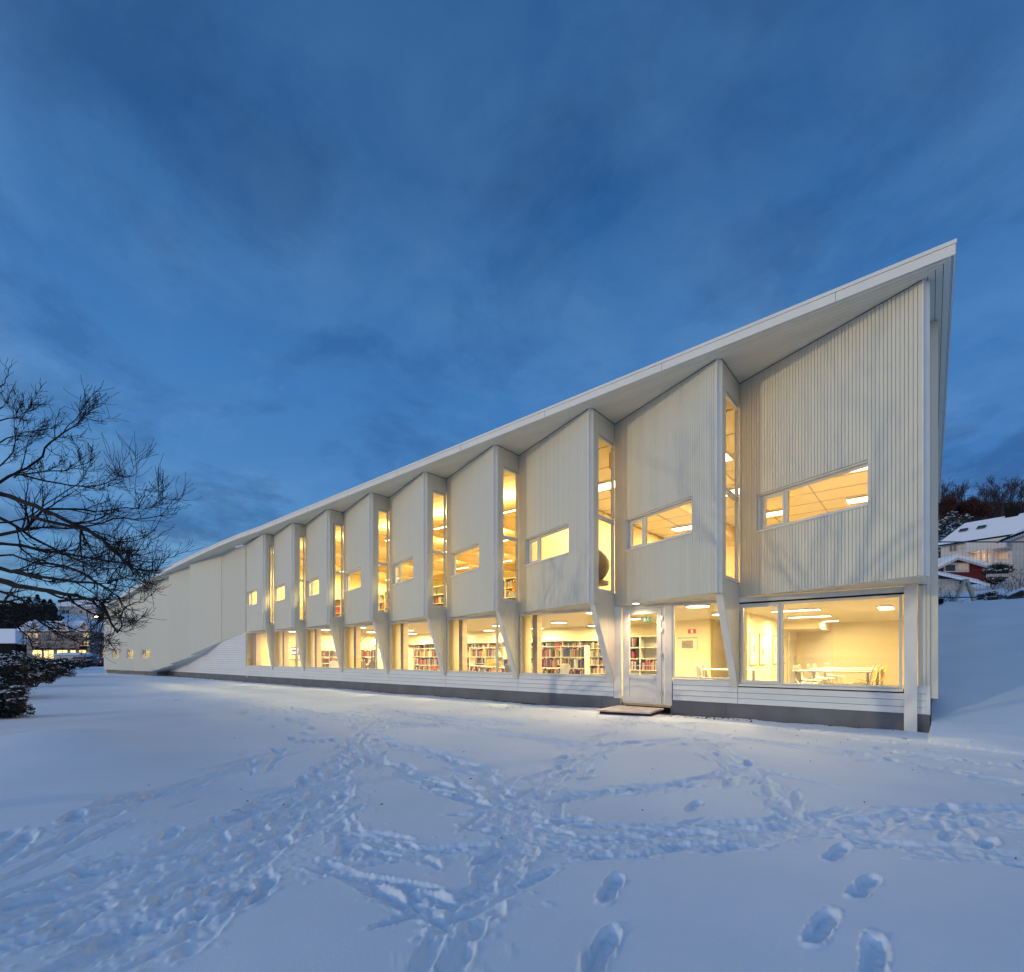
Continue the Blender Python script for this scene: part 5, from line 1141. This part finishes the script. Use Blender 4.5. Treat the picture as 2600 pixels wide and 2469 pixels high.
for (pa, za), (pb, zb_) in (((2364, zE1-.25), (2422, zPk)), ((2422, zPk), (2516, zE2-.25))):
    MB().hexa([P(s(pa), .3, za), P(s(pb), .3, zb_), P(s(pb), -3.2, zb_), P(s(pa), -3.2, za), P(s(pa), .3, za+.26), P(s(pb), .3, zb_+.26), P(s(pb), -3.2, zb_+.26), P(s(pa), -3.2, za+.26)]).build('roof', 'tree_snow', e)
    MB().hexa([P(s(pa), .3, za-.16), P(s(pb), .3, zb_-.16), P(s(pb), .34, zb_-.16), P(s(pa), .34, za-.16), P(s(pa), .3, za), P(s(pb), .3, zb_), P(s(pb), .34, zb_), P(s(pa), .34, za)]).build('bargeboard', 'hw', e)
w_ = MB().fbox(F, s(2395), s(2459), .0, .06, zf(1453.5, f), zf(1429.5, f)).build('window', 'hw', e)
MB().fbox(F, s(2399), s(2423), .05, .075, zf(1450.5, f), zf(1435, f)).build('pane', 'darkglass', w_); MB().fbox(F, s(2431), s(2456), .05, .075, zf(1448.5, f), zf(1432, f)).build('pane', 'dimwin', w_)
# big white house
f = 48; e = empty('white_house', at(2490, f, 7), 'large two-storey white house with snow-covered roof, black chimney and lit porch', 'house')
F = Fr(at(2389, 51)[:2], at(2640, 45)[:2]); P = F.p; L = F.L
def sp(px):
    # distance along the facade for a photo column
    k = (px-1300)/1282; rx, ry = -RY+RX*k, RX+RY*k; ax, ay = F.a[0], F.a[1]+CAMD
    det = rx*(-F.d.y)-ry*(-F.d.x); t = (ax*(-F.d.y)-ay*(-F.d.x))/det; return ((rx*t-ax)*F.d.x+(ry*t-ay)*F.d.y), t
def zp(px, py): return zf(py, sp(px)[1])
ze = zp(2383, 1381)-.2
MB().fbox(F, 0, L, -7, 0, 5.5, ze).build('wall', 'hw', e)
bb = MB()
for k in range(int(L/.32)): bb.fbox(F, k*.32, k*.32+.035, .0, .018, 5.5, ze-.02)
bb.build('batten', 'hw', e, kind='stuff')
MB().hexa([P(-.4, .45, ze-.05), P(L+.4, .45, ze-.05), P(L+.4, -7.4, ze-.05), P(-.4, -7.4, ze-.05), P(.9, -3.3, ze+2.5), P(L+.4, -3.3, ze+2.5), P(L+.4, -3.7, ze+2.5), P(.9, -3.7, ze+2.5)]).build('roof', 'tree_snow', e)
MB().fbox(F, -.45, L, .43, .52, ze-.14, ze-.03).build('gutter', 'black', e)
for pxs in ((2429, 1363), (2475, 1353)):
    s_ = sp(pxs[0])[0]; q = 1.9; zz = ze+2.55*q/3.75+.0
    MB().hexa([P(s_-.3, .45-q-.0, zz+.02), P(s_+.35, .45-q, zz+.02), P(s_+.35, .45-q-.45, zz+.33), P(s_-.3, .45-q-.45, zz+.33), P(s_-.3, .45-q, zz+.10), P(s_+.35, .45-q, zz+.10), P(s_+.35, .45-q-.45, zz+.41), P(s_-.3, .45-q-.45, zz+.41)]).build('roof_window', 'darkglass', e)
s_ = sp(2542)[0]; MB().fbox(F, s_-.45, s_+.45, -3.9, -2.9, ze+1.6, ze+3.2).build('chimney', 'black', e)
def hwin(px0, px1, py0, py1, mt='darkglass'): win(F, sp(px0)[0], sp(px1)[0], zp((px0+px1)/2, py1), zp((px0+px1)/2, py0), mt, e, .02)
hwin(2412, 2418, 1386, 1401); hwin(2422, 2428, 1385, 1400); hwin(2454, 2460, 1378, 1395); hwin(2465, 2471, 1378, 1389); hwin(2499, 2506, 1372, 1384); hwin(2511, 2517, 1371, 1383)
# porch / balcony
sA, sB = sp(2464)[0], sp(2567)[0]; zA = zp(2520, 1400)
MB().fbox(F, sA, sB, 0, 1.3, zA, zA+.12).fbox(F, sA, sB, 1.22, 1.3, zA+.12, zA+.95).build('balcony', 'hw', e)
for px in (2502, 2516, 2530): s_ = sp(px)[0]; MB().fbox(F, s_-.07, s_+.07, 1.1, 1.26, 5.5, zA).build('post', 'hw', e)
MB().fbox(F, sp(2534)[0], sp(2560)[0], .02, .05, zp(2547, 1420), zp(2547, 1407)).build('window', 'dimwin', e)
pl = at(2490, sp(2490)[1]-.35, zp(2490, 1416)); MB().disc((pl[0], pl[1], pl[2]-.1), .07, .2, 8).build('porch_lamp', 'sodium', e)
l = bpy.data.lights.new('porch_light', 'POINT'); l.energy = 8; l.color = (1, .5, .18); l.shadow_soft_size = .08; o = bpy.data.objects.new('porch_light', l); COL.objects.link(o); o.location = at(2490, sp(2490)[1]-.75, pl[2]+.05)
# nearer white wing at the right edge
f = 34; e = empty('white_annex', at(2590, f, 6), 'white house wing with tile-edged snowy roof cut by the right edge', 'house')
F = Fr(at(2571, 36)[:2], at(2700, 31)[:2]); P = F.p; ze2 = zf(1368, 36)
MB().fbox(F, 0, F.L, -6, 0, 5.2, ze2).build('wall', 'hw', e); bb = MB()
for k in range(int(F.L/.3)): bb.fbox(F, k*.3, k*.3+.03, 0, .016, 5.2, ze2-.02)
bb.build('batten', 'hw', e, kind='stuff')
MB().hexa([P(-.75, .5, ze2-.1), P(F.L, .5, ze2-.1), P(F.L, -6, ze2-.1), P(-.75, -6, ze2-.1), P(.9, -3.0, ze2+2.3), P(F.L, -3.0, ze2+2.3), P(F.L, -3.3, ze2+2.3), P(.9, -3.3, ze2+2.3)]).build('roof', 'tree_snow', e)
for k in range(14): MB().tube([P(-.75+k*.3, .55, ze2-.1), P(-.75+k*.3, .2, ze2+.12)], .06, 6).build('roof_tile', 'black', e)
# picket fence
f = 27; e = empty('picket_fence', at(2560, f, 5), 'white picket fence with snow below the house wing, right edge', 'fence'); F = Fr(at(2505, 29)[:2], at(2660, 25)[:2])
for k in range(int(F.L/.13)):
    zz = gz(*F.p(k*.13, 0, 0)[:2])+.35; MB().fbox(F, k*.13, k*.13+.07, 0, .02, zz-.6, zz+.45).build('picket', 'hw', e)
# bushes
rs = random.Random(19)
def bush(px0, px1, py0, py1, f, n, leaf, mt, label, snow=.3, name='evergreen_bush'):
    x, y, _ = at((px0+px1)/2, f); r_ = (px1-px0)/2/1282*f*.84; zt_, zb_ = zf(py0, f), zf(py1, f); blobs(name, mt, (x, y, (zt_+zb_)/2), (r_, r_, (zt_-zb_)/2*.86), n, leaf, rs, snow=snow, label=label, cat='bush', group=None, snowleaf=1.3)
bush(2502, 2566, 1424, 1474, 30, 5000, .05, 'ever', 'round dark evergreen bush with snow between the red shed and the house wing', .25)
bush(2490, 2556, 1464, 1486, 27.5, 2600, .04, 'soil', 'brown hedge behind the white pickets', .1, 'brown_hedge')
bush(2540, 2625, 1500, 1532, 21.5, 2600, .03, 'soil', 'brown snow-dusted heap of twigs at the right edge behind the fence', .4, 'brown_bush')
bush(2478, 2545, 1502, 1532, 20.8, 2200, .028, 'soil', 'low brown snow-dusted bush right of the beige arch', .4, 'brown_bush')
def thicket(px, f, h, r, n, label, mt='twig', name='bare_bush', cat='bush', z0=None):
    x, y, _ = at(px, f); z0 = gz(x, y) if z0 is None else z0; e = empty(name, (x, y, z0), label, cat); w = Wood()
    for q in range(n): a_ = rs.random()*6.28; w.grow((x+rs.uniform(-.2, .2), y+rs.uniform(-.2, .2), z0-.1), (math.cos(a_)*r, math.sin(a_)*r, 1), .012, h*rs.uniform(.6, 1), 2, rs, up=.12, nseg=5, kids=(3, 5), mx=4, minr=.004)
    w.build('twigs', mt, e); return e
thicket(2400, 21, .85, .6, 12, 'leafless dark bush close to the library end, behind the fence')
thicket(2570, 24, .8, .6, 9, 'leafless bush before the picket fence at the right edge'); thicket(2590, 26, 1.3, .5, 7, 'taller leafless bush by the house wing at the right edge')
# brown timber edge and snow-laden ramp near the right edge
e = empty('timber_stack', at(2570, 20, 3.4), 'brown snow-topped timber lying aslant at the right edge behind the fence', 'timber'); a_, b_ = at(2560, 20, py=1520), at(2600, 19.5, py=1503)
MB().tube([a_, b_], .12, 4).build('beam', 'soil', e); MB().tube([(a_[0], a_[1], a_[2]+.11), (b_[0], b_[1], b_[2]+.11)], .09, 4).build('snow_strip', 'tree_snow', e)
# hill trees on the right
def hilltree(px, f, h, label, mt, group, leafy=None, spread=.5, n0=9, zb=None):
    x, y, _ = at(px, f); z0 = gz(x, y)-.3 if zb is None else zb; e = empty('bare_tree' if not leafy else 'oak_tree', (x, y, z0), label, 'tree', group); w = Wood()
    w.tube([(x, y, z0), (x+rs.uniform(-.2, .2), y, z0+h*.5), (x+rs.uniform(-.3, .3), y, z0+h)], [.13, .08, .02], 6); w.build('trunk', mt, e); w = Wood()
    for q in range(n0*2):
        a_ = rs.random()*6.28; t = rs.uniform(.25, .98); w.grow((x, y, z0+h*t), (math.cos(a_)*spread, math.sin(a_)*spread, 1), .035*(1.2-t), h*.42*(1.15-t*.6), 2, rs, up=.16, wig=.14, nseg=5, kids=(4, 6), mx=4, minr=.010, ang=(.25, .7))
    w.build('crown', 'twig', e)
    if leafy:
        lf = MB(); vv = w.v
        for q in range(leafy):
            p = Vector(vv[rs.randrange(len(vv))])+Vector((rs.gauss(0, .25), rs.gauss(0, .25), rs.gauss(0, .2))); s2 = rs.uniform(.05, .11); u = Vector((rs.gauss(0, 1), rs.gauss(0, 1), rs.gauss(0, 1))).normalized(); v_ = u.orthogonal().normalized()
            k = len(lf.v); lf.v += [tuple(p-u*s2), tuple(p-v_*s2*.6), tuple(p+u*s2), tuple(p+v_*s2*.6)]; lf.f.append((k, k+1, k+2, k+3))
        lf.build('leaves', 'oakleaf', e)
for i, (px, f, py0, pyt, lab, sp_) in enumerate([(2384, 66, 1340, 1262, 'bare birch nearest the library end on the hill', .3), (2397, 70, 1345, 1243, 'tall slender birch second from the library end', .28), (2414, 74, 1330, 1252, 'bare tree left of the gap in the hill wood', .4), (2441, 72, 1335, 1244, 'narrow bare tree standing alone above the roof ridge', .28),
        (2503, 80, 1320, 1240, 'broad bare tree at the left of the tall clump behind the chimney', .55), (2525, 82, 1320, 1234, 'bare tree in the middle of the tall clump', .6), (2545, 80, 1320, 1238, 'bare tree right of the clump middle, left of the chimney', .55), (2568, 82, 1320, 1232, 'bare tree directly above the chimney', .6), (2590, 80, 1310, 1236, 'bare tree at the right edge above the roof', .55), (2612, 80, 1310, 1240, 'bare tree cut off by the right edge', .55)]):
    z0 = zf(py0, f); hilltree(px, f, zf(pyt, f)-z0, lab, 'bark2' if i < 4 else 'twig', 'bare trees on the hill behind the houses', spread=sp_, zb=z0)
for px, f, py0, pyt, lab in ((2410, 64, 1345, 1283, 'red-brown leaved oak left of the snowy clearing'), (2455, 64, 1335, 1280, 'red-brown leaved oak above the house roof'), (2482, 66, 1325, 1282, 'red-brown leaved oak left of the tall bare clump'), (2500, 63, 1320, 1288, 'smallest red-brown oak close to the ridge')):
    z0 = zf(py0, f); hilltree(px, f, zf(pyt, f)-z0, lab, 'twig', 'brown-leaved oaks on the hill', leafy=5200, spread=.8, n0=7, zb=z0)
for px, f, py, rx, lab in ((2390, 60, 1365, 2.4, 'dark snow-flecked bush low on the hill beside the library end'), (2408, 62, 1342, 2.2, 'dark snow-flecked bush left of the white house roof'), (2388, 58, 1405, 2.4, 'dark bush between the library end and the white house'), (2384, 56, 1440, 2.0, 'dark bush behind the red shed at the library end')):
    x, y, z_ = at(px, f, py=py); blobs('hill_bush', 'ever', (x, y, z_), (rx, rx, 1.6), 2600, .12, rs, snow=.35, label=lab, cat='bush', group='snow-flecked bushes on the hill', snowleaf=1.2)
m = MB()
for q in range(7000):
    px = rt.uniform(2360, 2680); f = rt.uniform(80, 96); x, y, _ = at(px, f); z0 = zf(1325, f); h = rt.uniform(0, 1)**.7*(zf(1277, f)-z0); s_ = rt.uniform(.12, .4); k = len(m.v); a_ = rt.random()*3
    m.v += [(x-.06, y, z0+h-s_*2), (x+.06, y, z0+h-s_*2), (x+rt.uniform(-.5, .5), y, z0+h+s_*2)]; m.f.append((k, k+1, k+2))
tag(m.build('hill_brushwood', 'twig'), 'tangle of dark brushwood behind the hill trees', None, None, 'stuff')
